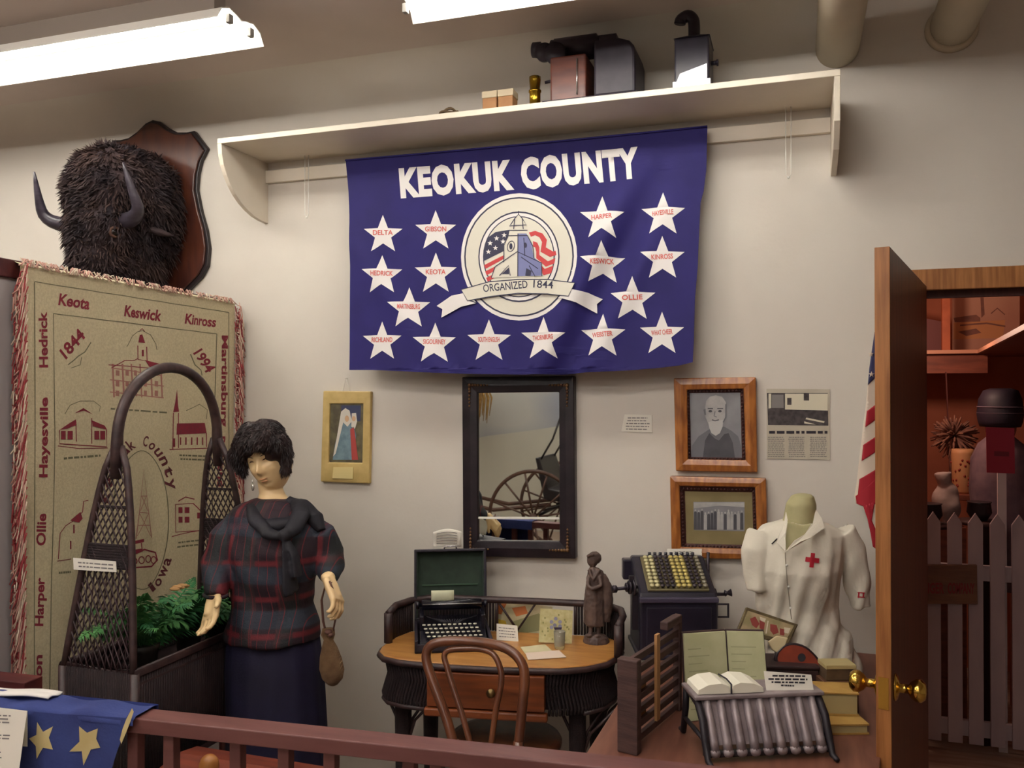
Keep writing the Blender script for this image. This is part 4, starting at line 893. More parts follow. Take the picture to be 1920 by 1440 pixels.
mb.tube([Q(1428, 1000, .03), Q(1418, 1035, .01), Q(1417, 1080, -.0), Q(1420, 1108, -.01)], [.045, .046, .04, .034], 20)
mb.tube([Q(1575, 995, .03), Q(1594, 1030, .03), Q(1604, 1075, .02), Q(1611, 1118, .01), Q(1613, 1138, .01)], [.05, .05, .043, .036, .034], 20)
def uf(c, n): p = proj(c); return n*(.006*sin(p[0]*.16+p[1]*.035+4*noise.noise(c*5))*(.3+.7*max(0, min(1, (p[1]-1040)/90)))+.005*noise.noise(c*11))
uni = mb.build('blouse', t, remesh=.0055, smooth=3, disp=uf)
# surface decals sampled onto the blouse with ray casts
from mathutils.bvhtree import BVHTree
def onmesh(o, px, py, off=.002):
    if 'bvh' not in _T: _T['bvh'] = {}
    if o.name not in _T['bvh']: _T['bvh'][o.name] = BVHTree.FromPolygons([v.co.copy() for v in o.data.vertices], [tuple(p.vertices) for p in o.data.polygons])
    d = ray(px, py).normalized(); h = _T['bvh'][o.name].ray_cast(CAM, d)
    if h[0] is None: return ad(px, py, DB-.1)
    return h[0]-d*off
def patch(mb, o, pts, off=.0025):
    tr = tessellate_polygon([[V((x, y, 0)) for x, y in pts]]); P = [V((x, y, 0)) for x, y in pts]; P, tr = refine(P, tr, 2.5)
    vs = [onmesh(o, p.x, p.y, off) for p in P]; out = []
    for a, b, c in tr:
        n = (vs[b]-vs[a]).cross(vs[c]-vs[a]); out.append((a, b, c) if n.dot(ray(960, 720)) < 0 else (a, c, b))
    mb.add(vs, out)
mb = MB().use(REDC); c = (1523, 1050); r = .12; pts = []
for x, y in ((-4, -13), (4, -13), (4, -4.5), (13, -4.5), (13, 4.5), (4, 4.5), (4, 14), (-4, 14), (-4, 4.5), (-13, 4.5), (-13, -4.5), (-4, -4.5)): pts.append((c[0]+x*cos(r)-y*sin(r), c[1]+x*sin(r)+y*cos(r)))
patch(mb, uni, pts, .003); mb.build('cross_emblem', t, label='red cross emblem')
mb = MB().use(REDC)
for y in (1110, 1118): patch(mb, uni, [(1608, y), (1622, y+1), (1621, y+3), (1608, y+2)])
patch(mb, uni, [(1609, 1111), (1612, 1111), (1611, 1121), (1608, 1121)]); patch(mb, uni, [(1618, 1111), (1621, 1111), (1620, 1121), (1617, 1121)]); mb.build('sleeve_badge', t, label='small red sleeve lettering')
# collar and V neck
mb = MB().use(UNI)
def flap(pts, th=.004):
    k = len(pts); a = [Q(*p) for p in pts]; b = [p+fwd*th for p in a]; mb.add(a+b, [tuple(range(k)), tuple(range(2*k-1, k-1, -1))]+[(i, (i+1) % k, k+(i+1) % k, k+i) for i in range(k)])
flap([(1474, 960, -.02), (1470, 985, -.05), (1462, 1003, -.075), (1457, 1018, -.10), (1472, 1034, -.122), (1473, 1020, -.11), (1472, 1000, -.085), (1477, 975, -.05)])
flap([(1530, 955, -.0), (1541, 972, -.03), (1546, 990, -.06), (1520, 1008, -.10), (1500, 1016, -.118), (1474, 1034, -.122), (1490, 1014, -.105), (1510, 1002, -.09), (1524, 985, -.055)])
mb.build('collar', t)
mb = MB().use(FORM); patch(mb, uni, [(1477, 978), (1524, 978), (1508, 1003), (1488, 1016), (1474, 1032), (1473, 1010)], .0012); mb.build('neck_opening', t)
mb = MB().use(mat('placket_seam', (150, 142, 126), rough=.8))
pp = [onmesh(uni, 1472+12*(i/12)**1.3, 1036+125*i/12, .0015) for i in range(13)]; mb.tube(pp, .0012, 5); mb.build('placket', t)
mb = MB().use(METW)
for y in (1060, 1100, 1140): mb2 = MB().use(METW); mb2.ball(onmesh(uni, 1473+(y-1036)*.09, y, .002), .004, 10, 6); mb2.build('button', t)
mb = MB().use(BLACK); mb.tube([onmesh(uni, 1447, 1020, .003), onmesh(uni, 1457, 1010, .003)], .0018, 6); mb.build('bar_pin', t, label='small dark bar pin')
# ================================================================ WICKER WRITING DESK
TOPW = mat('desk_top_wood', (196, 142, 78), (176, 120, 60), rough=.35, scale=6, stretch=(1.2, 9, 1), coat=.25)
DRW = mat('drawer_wood', (140, 74, 36), (112, 56, 28), rough=.4, scale=7, stretch=(.8, 1, 7), coat=.15)
OUTL = [(-1.409, -.549), (-1.37, -.59), (-1.30, -.608), (-1.2, -.606), (-1.107, -.598), (-.98, -.578), (-.862, -.551), (-.754, -.521), (-.675, -.471), (-.622, -.405), (-.600, -.321), (-.60, -.25), (-.625, -.17), (-.68, -.125), (-.9, -.15), (-1.1, -.185), (-1.3, -.22), (-1.38, -.25), (-1.425, -.32), (-1.43, -.42), (-1.425, -.5)]
cx_, cy_ = -1.01, -.37
def infl(k, dz=0): return [(cx_+(x-cx_)*k, cy_+(y-cy_)*k*1.0) for x, y in OUTL]
t = thing('wicker_desk', (cx_, cy_, 0), 'dark wicker writing desk with honey wood top, drawer and raised wicker back', 'desk')
mb = MB().use(TOPW).prism(infl(1.0), (0, 0, .732), (1, 0, 0), (0, 1, 0), .018); mb.build('desk_top', t, bevel=.004)
mb = MB().use(WK)
def strip(loop, z0, z1, rr=.0055, sp=.0115, bow=0, skip=None):
    n = len(loop)
    for i in range(n):
        a = V((*loop[i], 0)); b = V((*loop[(i+1) % n], 0)); k = max(1, int((b-a).length/sp))
        for j in range(k):
            p = a.lerp(b, (j+.5)/k)
            if skip and skip(p): continue
            c = V((cx_, cy_, 0)); o = (p-c).normalized()
            mb.tube([p+V((0, 0, z1)), p+o*(-.012)+V((0, 0, z1*.6+z0*.4)), p+o*bow+V((0, 0, z0+.02)), p+o*(bow-.004)+V((0, 0, z0))], rr, 5)
dsk = lambda p: -1.19 < p.x < -.80 and p.y < -.5
strip(infl(.955), .585, .732, bow=.008, skip=dsk)
mb.prism(infl(.90), (0, 0, .60), (1, 0, 0), (0, 1, 0), .13); mb.build('wicker_apron', t)
mb = MB().use(WKL); mb.tube([(x, y, .735) for x, y in infl(1.0)], .011, 8, closed=True); L2 = [(x, y, .585) for x, y in infl(.965)]; mb.build('braided_edge', t)
mb = MB().use(WKL); mb.tube([p for p in L2[3:3]+L2[8:]+L2[:4]], .009, 8); mb.build('lower_braid', t)
# drawer (front edge direction)
da = V((-1.195, -.612, 0)); db = V((-.80, -.545, 0)); de = (db-da).normalized(); ang = math.atan2(de.y, de.x); dw = (db-da).length
o = MB().use(DRW).frame(da, rz=ang).box(0, dw, -.012, .20, .605, .722).build('drawer', t, bevel=.003)
MB().use(DRW).frame(da, rz=ang).box(-.01, dw+.01, -.016, .012, .572, .600).build('drawer_rail', t, bevel=.006)
MB().use(mat('antique_brass', (150, 126, 84), rough=.35, metal=.9)).frame(da, rz=ang).lathe([(.008, 0), (.007, .012), (.014, .018), (.015, .026), (.003, .031)], (dw*.56, -.012, .668), (0, -1, 0), 16).build('knob', o)
for x, y in ((-1.34, -.50), (-.72, -.42), (-.70, -.20), (-1.33, -.28)):
    mb = MB().use(WK)
    mb.tube([(x, y, .70), (x, y, .5), (x, y, .02)], [.032, .03, .022], 12)
    mb.lathe([(.024, 0), (.027, .01), (.026, .03)], (x, y, 0), n=12)
    mb.build('leg', t)
    mb = MB().use(WKL)
    for dx, dy in ((.13, 0), (-.07, 0), (0, .12), (.09, .03)):
        mb.tube([(x, y, .36), (x+dx*.35, y+dy*.35, .50), (x+dx, y+dy, .59)], .0055, 6)
    mb.build('brace', t)
mb = MB().use(WKL); mb.tube([(-1.34, -.50, .16), (-1.1, -.40, .15), (-.9, -.34, .15), (-.72, -.42, .16)], .010, 8); mb.tube([(-1.33, -.28, .16), (-1.1, -.40, .15), (-.9, -.34, .15), (-.70, -.20, .16)], .010, 8); mb.build('stretcher', t)
# raised back gallery
gl = [(-1.425, -.45), (-1.43, -.38), (-1.41, -.29), (-1.36, -.235), (-1.27, -.205), (-1.12, -.18), (-.95, -.15), (-.76, -.125), (-.67, -.135), (-.615, -.18), (-.592, -.26), (-.592, -.345)]
def gz(i): return .868 if 1 <= i <= 10 else .855
mb = MB().use(WKL); mb.tube([(x, y, gz(i)) for i, (x, y) in enumerate(gl)], .013, 10); mb.rod((gl[0][0], gl[0][1], .75), (gl[0][0], gl[0][1], .857), .016, 10); mb.rod((gl[-1][0], gl[-1][1], .75), (gl[-1][0], gl[-1][1], .857), .016, 10)
mb.rod((-1.1, -.177, .75), (-1.1, -.177, .87), .007, 8); mb.rod((-.80, -.13, .75), (-.80, -.13, .87), .007, 8); mb.build('gallery_rail', t)
gsd = [MB().use(WK), MB().use(WK)]
for i in range(len(gl)-1):
    a = V((*gl[i], 0)); b = V((*gl[i+1], 0)); k = max(1, int((b-a).length/.011))
    for j in range(k):
        p = a.lerp(b, (j+.5)/k)
        if -1.11 < p.x < -.80 and p.y > -.2: continue
        gsd[p.x > -1].rod(p+V((0, 0, .75)), p+V((0, 0, .865)), .0052, 5)
for g_ in gsd: g_.build('wicker_gallery', t)
mb = MB().use(WKL); mb.rod((-1.095, -.176, .862), (-1.02, -.165, .755), .0045, 6); mb.rod((-.95, -.15, .862), (-1.02, -.165, .755), .0045, 6); mb.build('gallery_diagonal', t)
# ================================================================ BENTWOOD CHAIR
BW = mat('bentwood', (112, 66, 40), (84, 46, 30), rough=.3, scale=14, stretch=(1, 1, .3), coat=.4)
CS = Surf((-.975, -.745, .88), (0, -1, .26))
t = thing('bentwood_chair', (-.97, -.5, 0), 'brown bentwood chair with hooped back pulled up to the wicker desk', 'chair')
def ch(*a): return [CS.hit(x, y) for x, y in a]
def smoothc(pts, n=4):
    o = []
    for i in range(len(pts)-1):
        p0, p1, p2, p3 = pts[max(i-1, 0)], pts[i], pts[i+1], pts[min(i+2, len(pts)-1)]
        for k in range(n):
            u = k/n; o.append(.5*((2*p1)+(p2-p0)*u+(2*p0-5*p1+4*p2-p3)*u*u+(3*p1-p0-3*p2+p3)*u**3))
    return o+[pts[-1]]
q = smoothc(ch((852, 1400), (838, 1350), (820, 1300), (806, 1262), (799, 1232), (806, 1212), (830, 1203), (870, 1202), (920, 1207), (955, 1219), (978, 1243), (984, 1275), (980, 1320), (972, 1402)))
MB().use(BW).tube(q, .0155, 12).build('hoop_back', t)
q = smoothc(ch((884, 1402), (868, 1345), (850, 1290), (838, 1250), (833, 1230), (842, 1219), (870, 1216), (900, 1217), (924, 1226), (937, 1250), (940, 1280), (930, 1330), (920, 1402)))
MB().use(BW).tube(q, .0095, 10).build('inner_hoop', t)
sc = V((-.968, -.46, .44))
a1 = CS.hit(852, 1400); a2 = CS.hit(972, 1402)
mb = MB().use(BW); mb.lathe([(.17, 0), (.195, .004), (.198, .02), (.192, .03), (.172, .032)], sc, n=40); mb.build('seat_ring', t)
mb = MB().use(mat('dark_seat', (46, 26, 26), (34, 20, 22), rough=.4, scale=20)); mb.lathe([(.168, .0), (.174, .02), (.17, .030), (.1, .026), (.001, .024)], sc, n=40); mb.build('seat_panel', t)
for p in (a1, a2):
    b = V((p.x+(p.x-sc.x)*.25, p.y-.02, 0)); MB().use(BW).tube([p+V((0, 0, .02)), V((p.x, p.y, .40)), b.lerp(p, .4)+V((0, 0, 0)), b], [.0155, .016, .015, .012], 10).build('leg', t)
for s in (-1, 1):
    p = sc+V((s*.135, .10, 0)); MB().use(BW).tube([p, p+V((s*.02, .02, -.22)), V((p.x+s*.045, p.y+.045, 0))], [.018, .015, .012], 10).build('leg', t)
mb = MB().use(BW); mb.tube([(sc.x+.15*cos(i*pi/12), sc.y-.02+.15*sin(i*pi/12), .22) for i in range(24)], .008, 8, closed=True); mb.build('foot_ring', t)
# ================================================================ TYPEWRITER IN ITS CASE
CASE = mat('case_black', (44, 38, 50), (32, 28, 40), rough=.5, scale=60, bump=.2); GRN = mat('case_green_lining', (50, 66, 54), (42, 56, 46), rough=.85, scale=20); TWB = mat('typewriter_black', (28, 26, 38), (20, 19, 28), rough=.25)
KEYT = mat('key_ivory', (214, 208, 190), rough=.4); CHR = mat('nickel', (190, 188, 186), rough=.25, metal=.9)
O = V((-1.275, -.545, .7505)); A = radians(25); W_ = .276
t = thing('typewriter', O+V((.06, .18, 0)), 'portable black typewriter in an open case with green lined lid on the desk', 'typewriter')
F = lambda m: MB().use(m).frame(O, rz=A)
mb = F(CASE); mb.box(0, W_, 0, .285, 0, .012).box(0, .012, 0, .285, 0, .045).box(W_-.012, W_, 0, .285, 0, .045).box(0, W_, 0, .012, 0, .032).box(0, W_, .273, .285, 0, .045); mb.build('case_base', t, bevel=.003)
F(CHR).box(W_/2-.012, W_/2+.012, -.003, 0, .006, .022).build('case_latch', t)
M1 = Matrix.Translation(O) @ Matrix.Rotation(A, 4, 'Z') @ Matrix.Translation(V((0, .272, .045))) @ Matrix.Rotation(radians(-9), 4, 'X')
mb = MB().use(CASE); mb.M = M1; LH = .265
mb.box(-.002, W_+.002, .045, .055, 0, LH).box(-.002, .008, 0, .055, 0, LH).box(W_-.008, W_+.002, 0, .055, 0, LH).box(-.002, W_+.002, 0, .055, LH-.01, LH).box(-.002, W_+.002, 0, .055, 0, .008)
o = mb.build('case_lid', t, bevel=.003); mb = MB().use(GRN); mb.M = M1; mb.box(.008, W_-.008, .041, .0455, .008, LH-.01).box(.008, .011, .004, .045, .008, LH-.01).box(W_-.011, W_-.008, .004, .045, .008, LH-.01); mb.build('green_lining', o)
mb = MB().use(mat('lining_rib', (64, 90, 70), rough=.8)); mb.M = M1; mb.box(.03, W_-.03, .036, .042, .125, .13); mb.build('lining_strap', o)
mb = MB().use(CHR); mb.M = M1; mb.tube([(.115, .02, LH), (.118, .02, LH+.01), (.16, .02, LH+.01), (.163, .02, LH)], .0035, 8); mb.build('lid_handle', o, label='nickel lid handle')
mb = F(TWB)
mb.add([(.018, .02, .012), (W_-.018, .02, .012), (W_-.018, .26, .012), (.018, .26, .012), (.018, .02, .030), (W_-.018, .02, .030), (W_-.018, .15, .066), (.018, .15, .066), (W_-.018, .26, .066), (.018, .26, .066)], [(0, 3, 2, 1), (0, 1, 5, 4), (4, 5, 6, 7), (7, 6, 8, 9), (9, 8, 2, 3), (1, 2, 8, 6, 5), (0, 4, 7, 9, 3)])
mb.box(.018, .034, .1, .26, .03, .105).box(W_-.034, W_-.018, .1, .26, .03, .105); mb.build('body', t, bevel=.004)
mb = F(TWB); mb.lathe([(.001, 0), (.019, .001), (.019, .225), (.001, .226)], (.026, .21, .118), (1, 0, 0), 20); o = mb.build('platen', t)
for x, d in ((.026, -1), (.252, 1)): F(TWB).lathe([(.006, 0), (.006, .008), (.014, .009), (.014, .02), (.003, .021)], (x, .21, .118), (d, 0, 0), 14).build('platen_knob', o)
F(CHR).rod((.03, .185, .125), (.25, .185, .125), .0025, 6).build('paper_bail', o)
mb = F(mat('type_basket', (70, 68, 74), rough=.4, metal=.6))
for k in range(27): a = pi*(k+1)/28; mb.rod((.138+.095*cos(a), .185-.055*sin(a)+.0, .083), (.138+.03*cos(a), .135-.01*sin(a), .068), .0016, 5)
mb.build('type_bars', t)
rb = F(CHR).use(KEYT); rb.lathe([(.001, 0), (.0062, .0005), (.0066, .002), (.0062, .0035), (.001, .0038)], (0, 0, 0), n=12); kproto = rb.build('key', t); kmesh = kproto.data
for v in kmesh.vertices: v.co = v.co-O
first = True
for r in range(4):
    for c in range(11 if r else 11):
        x = .036+c*.0188+r*.006 if r < 4 else 0; y = .036+(3-r)*.019*1.0; y = .038+r*.0195; x = .034+c*.0185+(3-r)*.0055
        z = .046+r*.0085
        k = kproto if first else kproto.copy()
        if not first: COL.objects.link(k)
        first = False
        k.location = Matrix.Rotation(A, 4, 'Z') @ V((x, y, z))+O-V((0, 0, 0))
        k.parent = t; k.matrix_parent_inverse = Matrix.Translation(-t.location)
mb = F(TWB)
for r in range(4):
    for c in range(11): mb.rod((.034+c*.0185+(3-r)*.0055, .038+r*.0195, .028+r*.006), (.034+c*.0185+(3-r)*.0055, .038+r*.0195, .046+r*.0085), .0016, 4)
mb.build('key_levers', t); F(mat('space_bar', (40, 36, 44), rough=.4)).box(.07, .205, .022, .031, .033, .039).build('space_bar', t, bevel=.002)
mb = F(CREAM).use(mat('typed_card', (206, 208, 178), rough=.8)); mb.grid(lambda u, v: V((.062+.085*u, .203-.006*sin(v*3), .128+.045*v)), 4, 4); tag(mb.build('typed_card', solid=.0008), 'small pale card standing in the typewriter carriage', 'card')
# notice standing on the lid
mb = MB().use(PAPER); mb.M = M1; mb.grid(lambda u, v: V((.072+.11*u, .018-.01*v+.004*sin(v*5+u*2), LH+.008+(.058+.012*sin(u*pi))*v)), 10, 8); mb.use(GINK)
for k in range(5): mb.grid(lambda u, v: V((.085+.08*u, .0115-.01*(.2+k*.15)+.004*sin((.2+k*.15)*5+(.12+.72*u)*2)+.0015*0, LH+.008+(.058+.012*sin((.12+.72*u)*pi))*(.2+k*.15+.035*v))), 8, 1)
tag(mb.build('lid_notice', solid=.0006), 'curled white handwritten notice standing on top of the typewriter lid', 'paper sign')
# ================================================================ THINGS ON THE DESK
S = Surf((0, -.135, 0), (0, -1, .10)); S.p = V((-1.0, -.128, .75))
mb = sheet('c', S, [(928, 1124), (1036, 1138), (1033, 1200), (926, 1197)], None, th=.003); mb.mats = [mat('magazine_cream', (206, 196, 160), (192, 180, 140), rough=.6, scale=20)]
mb.use(mat('magazine_yellow', (212, 176, 52), rough=.6)); poly(mb, S, [(931, 1160), (948, 1164), (958, 1196), (930, 1194)], 1)
mb.use(mat('magazine_orange', (192, 112, 60), rough=.6)); poly(mb, S, [(932, 1128), (950, 1132), (940, 1152), (932, 1150)], 1); poly(mb, S, [(960, 1140), (985, 1136), (990, 1150), (968, 1156)], 1)
mb.use(mat('magazine_green', (150, 148, 104), rough=.6)); poly(mb, S, [(962, 1165), (1010, 1150), (1028, 1160), (1025, 1180), (970, 1190)], 1)
tag(mb.build('magazine'), 'old cream and yellow magazine standing behind the desk gallery', 'magazine')
S = Surf(az(950, 1201, .752), (sin(radians(14)), -cos(radians(14)), .28))
mb = sheet('c', S, [(931, 1169), (970, 1173), (972, 1203), (931, 1200)], None, th=.001); mb.mats = [PAPER]; mb.use(GINK); words(mb, S, ((935, 1174), (966, 1177), (968, 1198), (935, 1196)), 4, 1.6, 1, .2, 7)
tag(mb.build('tent_card'), 'small white typed card beside the typewriter on the desk', 'card')
# floral tile card
fz = az(1044, 1207, .752); S = Surf(fz, (.33, -.94, .12))
t = thing('floral_picture', fz, 'square cream picture of flowers in a vase leaning on the desk gallery', 'picture')
mb = sheet('c', S, [(1013, 1141), (1074, 1145), (1072, 1207), (1010, 1204)], None, th=.006); mb.mats = [mat('tile_cream', (214, 208, 160), (196, 188, 130), rough=.5, scale=60)]; mb.build('panel', t)
mb = MB().use(mat('tile_sprig', (152, 150, 96), rough=.6)); rr = random.Random(6)
for k in range(26):
    x = 1017+rr.random()*52; y = 1148+rr.random()*54
    if 1028 < x < 1058 and 1158 < y < 1195: continue
    poly(mb, S, ell(x, y, 1.6, 2.2, 6), 1)
mb.use(mat('tile_lilac', (150, 150, 176), rough=.6))
for x, y in ((1034, 1166), (1042, 1160), (1050, 1166), (1040, 1172), (1050, 1174), (1034, 1176)): poly(mb, S, ell(x, y, 3.6, 3.6, 8), 2)
mb.use(mat('tile_dark', (66, 56, 84), rough=.6)); poly(mb, S, [(1038, 1176), (1054, 1176), (1050, 1186), (1042, 1186)], 3)
mb.build('painting', t)
p = az(1049, 1216, .7505)
t = thing('glass_tumbler', p, 'small clear glass tumbler in front of the floral picture', 'glass')
GL = mat('clear_glass', (236, 230, 206), rough=.1, trans=.75); mb = MB().use(GL); mb.lathe([(.001, 0), (.017, 0), (.0185, .01), (.021, .062), (.0195, .062), (.017, .012), (.001, .008)], p, n=24); mb.build('tumbler', t)
for i, (c4, m, l) in enumerate(((((975, 1213), (1022, 1208), (1035, 1220), (985, 1226)), CREAM, 'cream leaflet lying on the desk under the pink sheet'), (((985, 1224), (1048, 1219), (1062, 1232), (990, 1237)), mat('pinkish_sheet', (226, 206, 190), rough=.8), 'pale pink sheet of paper at the front of the desk'))):
    P = [az(x, y, .7515+.0015*i) for x, y in c4]; mb = MB().use(m); mb.add(P+[q-V((0, 0, .0008)) for q in P], [(3, 2, 1, 0), (4, 5, 6, 7), (0, 1, 5, 4), (1, 2, 6, 5), (2, 3, 7, 6), (3, 0, 4, 7)]); tag(mb.build('paper_sheet'), l, 'paper')
# statuette
BRZ = mat('statuette_bronze', (104, 84, 76), (78, 62, 58), rough=.5, scale=26, bump=.2); DS = 3.135
p = az(1118, 1204, .7505); t = thing('statuette', p, 'brown statuette of a standing woman in bonnet and shawl on the desk', 'statuette')
def s3(x, y, d=0): return ad(x, y, DS+d)
mb = MB().use(BRZ); R = lambda L: [(a, b, c, d, DS+e) for a, b, c, d, e in L]
mb.loft(R([(1118, 1207, 24, .044, 0), (1118, 1203, 25, .045, 0), (1117, 1193, 22, .04, 0), (1116, 1189, 14, .03, 0)]), 20)
mb.loft(R([(1117, 1172, 19, .032, 0), (1115, 1168, 20, .034, 0), (1114, 1140, 20, .032, 0), (1115, 1110, 18, .028, 0), (1116, 1095, 17, .026, 0), (1117, 1080, 17, .024, 0), (1116, 1070, 14, .02, 0), (1113, 1064, 7, .014, 0)]), 24, fold=.06, fk=7)
mb.ball(s3(1111, 1050), (.021, .022, .027), 12, 8); mb.ball(s3(1115, 1046, .01), (.026, .026, .024), 12, 8); mb.tube([s3(1101, 1044, -.01), s3(1106, 1040, -.02), s3(1114, 1039, -.02)], .006, 8)
mb.tube([s3(1130, 1078), s3(1138, 1100), s3(1139, 1130), s3(1136, 1165)], [.012, .02, .022, .016], 10)
mb.tube([s3(1124, 1080, -.02), s3(1127, 1098, -.035), s3(1112, 1104, -.04)], .008, 8); mb.tube([s3(1104, 1080, -.01), s3(1102, 1098, -.03), s3(1112, 1106, -.042)], .008, 8)
mb.tube([s3(1108, 1170, -.01), s3(1107, 1188, -.015)], .008, 8); mb.tube([s3(1122, 1170, 0), s3(1122, 1190, 0)], .008, 8); mb.ball(s3(1104, 1191, -.025), (.014, .016, .006), 8, 6); mb.ball(s3(1120, 1192, -.025), (.012, .016, .006), 8, 6)
mb.tube([s3(1104, 1068, -.015), s3(1112, 1088, -.03), s3(1124, 1068, -.015)], .007, 8)
mb.build('figure', t, remesh=.0028, smooth=1, disp=lambda c, n: n*.0015*noise.noise(c*90))
# ================================================================ RIGHT-HAND TABLE
TBW = mat('table_red_brown', (122, 78, 62), (104, 62, 48), rough=.5, scale=5, stretch=(8, 1, 1), bump=.04)
t = thing('display_table', (-.15, -.6, 0), 'reddish brown wooden display table beside the open door', 'table')
q = [(-.515, -1.27), (.155, -1.27), (.31, -.03), (-.49, -.03)]
MB().use(TBW).prism(q, (0, 0, .722), (1, 0, 0), (0, 1, 0), .028).build('table_top', t, bevel=.003)
MB().use(TBW).prism([(-.47, -1.22), (.10, -1.22), (.28, -.08), (-.45, -.08)], (0, 0, .62), (1, 0, 0), (0, 1, 0), .102).build('apron', t)
for x, y in ((-.45, -1.2), (.09, -1.2), (.27, -.1), (-.43, -.1)): MB().use(TBW).box(x-.03, x+.03, y-.03, y+.03, 0, .62).build('leg', t, bevel=.004)
# ---- adding machine
AM = mat('machine_black', (40, 36, 50), (30, 28, 40), rough=.32, scale=12); AG = mat('keyboard_plate', (126, 116, 84), rough=.4, metal=.3)
O = V((-.515, -.357, .7505)); A = radians(18.4); W_ = .268
t = thing('adding_machine', O+V((.08, .15, 0)), 'large black antique adding machine with rows of keys at the back of the table', 'adding machine')
F = lambda m: MB().use(m).frame(O, rz=A)
H0, H1 = .225, .312
mb = F(AM); mb.prism([(0, 0), (.25, 0), (.25, H1), (.215, H1), (.015, H0), (0, H0-.02)], (0, 0, 0), (0, 1, 0), (0, 0, 1), W_); mb.build('body', t, bevel=.008)
F(AM).box(.022, W_-.022, -.006, .001, .03, H0-.045).build('front_panel', t, bevel=.004)
F(AM).box(-.008, W_+.008, -.012, .25, 0, .016).build('base_plate', t, bevel=.004)
F(mat('machine_rib', (72, 66, 84), rough=.35)).box(-.002, W_+.002, -.010, .014, H0-.03, H0-.012).build('front_moulding', t, bevel=.004)
sl = math.atan2(H1-H0, .20)
KM = Matrix.Translation(O) @ Matrix.Rotation(A, 4, 'Z') @ Matrix.Translation(V((0, .015, H0))) @ Matrix.Rotation(sl, 4, 'X')
mb = MB().use(AG); mb.M = KM; mb.box(.03, W_-.025, .006, .206, .0, .008); mb.build('key_plate', t, bevel=.002)
kc = {'w': mat('key_white', (206, 198, 150), rough=.4), 'd': mat('key_dark', (50, 40, 48), rough=.35), 'y': mat('key_yellow', (196, 178, 104), rough=.4), 'g': mat('key_grey', (136, 130, 112), rough=.4)}
pr = {}
for ci, c in enumerate('wwdddyyyddg'):
    for r in range(9):
        if c not in pr:
            m = MB().use(kc[c]).lathe([(.004, 0), (.004, .009), (.0082, .011), (.0082, .015), (.001, .0165)], n=10); k = m.build('key', t); k.matrix_parent_inverse = Matrix.Translation(-t.location); pr[c] = k; o = k
        else: o = pr[c].copy(); COL.objects.link(o)
        o.matrix_basis = KM @ Matrix.Translation(V((.046+ci*.0185, .018+r*.0212, .006)))
mb = F(AM); mb.box(-.03, .07, .215, .262, .225, .30); mb.build('carriage_housing', t, bevel=.006)
mb = F(AM)
for k in range(9): mb.rod((.07+k*.02, .232, H1-.005), (.07+k*.02, .232, H1+.012), .006, 8)
mb.build('setting_pegs', t)
mb = F(mat('machine_steel', (60, 54, 62), rough=.4, metal=.6)); mb.rod((0, .06, .235), (-.075, .03, .235), .006, 10); mb.lathe([(.008, 0), (.013, .003), (.013, .016), (.006, .018)], (-.075, .03, .235), (-1, -.3, 0), 14)
for k, (x, r_) in enumerate(((-.012, .03), (-.024, .024), (-.034, .016))): mb.lathe([(r_*.7, 0), (r_, .002), (r_, .007), (r_*.7, .009)], (x, .055, .235), (-1, -.2, 0), 18)
mb.box(-.02, 0, .04, .07, .09, .22); mb.box(-.03, -.012, .05, .06, .24, .275); mb.build('left_crank', t)
mb = F(mat('machine_steel', (60, 54, 62))); mb.rod((W_, .1, .20), (W_+.05, .1, .20), .006, 10); mb.lathe([(.02, 0), (.022, .004), (.02, .008)], (W_+.008, .1, .20), (1, 0, 0), 16); mb.beam(O*0+V((W_+.03, .1, .20)), V((W_+.03, .1, .13)), .008, .012); mb.lathe([(.004, 0), (.012, .004), (.006, .012), (.014, .026)], (W_+.045, .1, .203), (1, 0, .1), 12)
mb.tube([(W_+.02, .1, .12), (W_+.06, .1, .12), (W_+.06, .1, .165), (W_+.02, .1, .165)], .005, 8, closed=True); mb.rod((W_+.008, .2, .0), (W_+.012, .2, .33), .006, 8); mb.build('right_crank', t)
S = Surf(O+Matrix.Rotation(A, 3, 'Z') @ V((.1, .245, .3)), (.31, -.94, .22))
mb = sheet('c', S, [(1251, 1029), (1316, 1029), (1316, 1057), (1248, 1055)], None); mb.mats = [PAPER]; mb.use(GINK); words(mb, S, ((1263, 1033), (1302, 1033), (1302, 1046), (1263, 1046)), 4, 1.3, 1, .1, 2); tag(mb.build('typed_label'), 'white typed label standing on top of the adding machine', 'label card')
S.p = S.p+V((0, .012, 0)); mb = sheet('c', S, [(1318, 1030), (1334, 1030), (1333, 1050), (1317, 1049)], None); mb.mats = [mat('pale_green_card', (196, 204, 178), rough=.8)]; tag(mb.build('green_card'), 'narrow pale green card behind the adding machine label', 'card')
# ---- slatted wooden rack
SL = mat('weathered_wood', (84, 60, 56), (64, 44, 42), rough=.7, scale=8, stretch=(1, 1, 7), bump=.2); SLT = mat('pale_wood', (172, 128, 82), rough=.6)
a = V((-.405, -1.128, .7505)); b = V((-.318, -.775, .7505)); A = math.atan2(b.y-a.y, b.x-a.x); Ls = (b-a).length
t = thing('slatted_rack', (a+b)/2, 'weathered dark slatted wooden rack standing at the left of the table', 'wooden rack')
F = lambda m: MB().use(m).frame(a, rz=A)
F(SL).box(0, .028, -.02, .036, 0, .238).build('front_post', t, bevel=.003)
F(SL).box(Ls-.02, Ls, -.0, .022, 0, .275).build('rear_post', t, bevel=.003)
for k in range(7): F(SL).box(.028, Ls-.02, .004, .016, .008+k*.035, .026+k*.035).build('slat', t, bevel=.001)
F(SLT).box(Ls*.46, Ls*.46+.022, -.004, .004, .03, .262).build('upright_strap', t, label='pale upright strap')
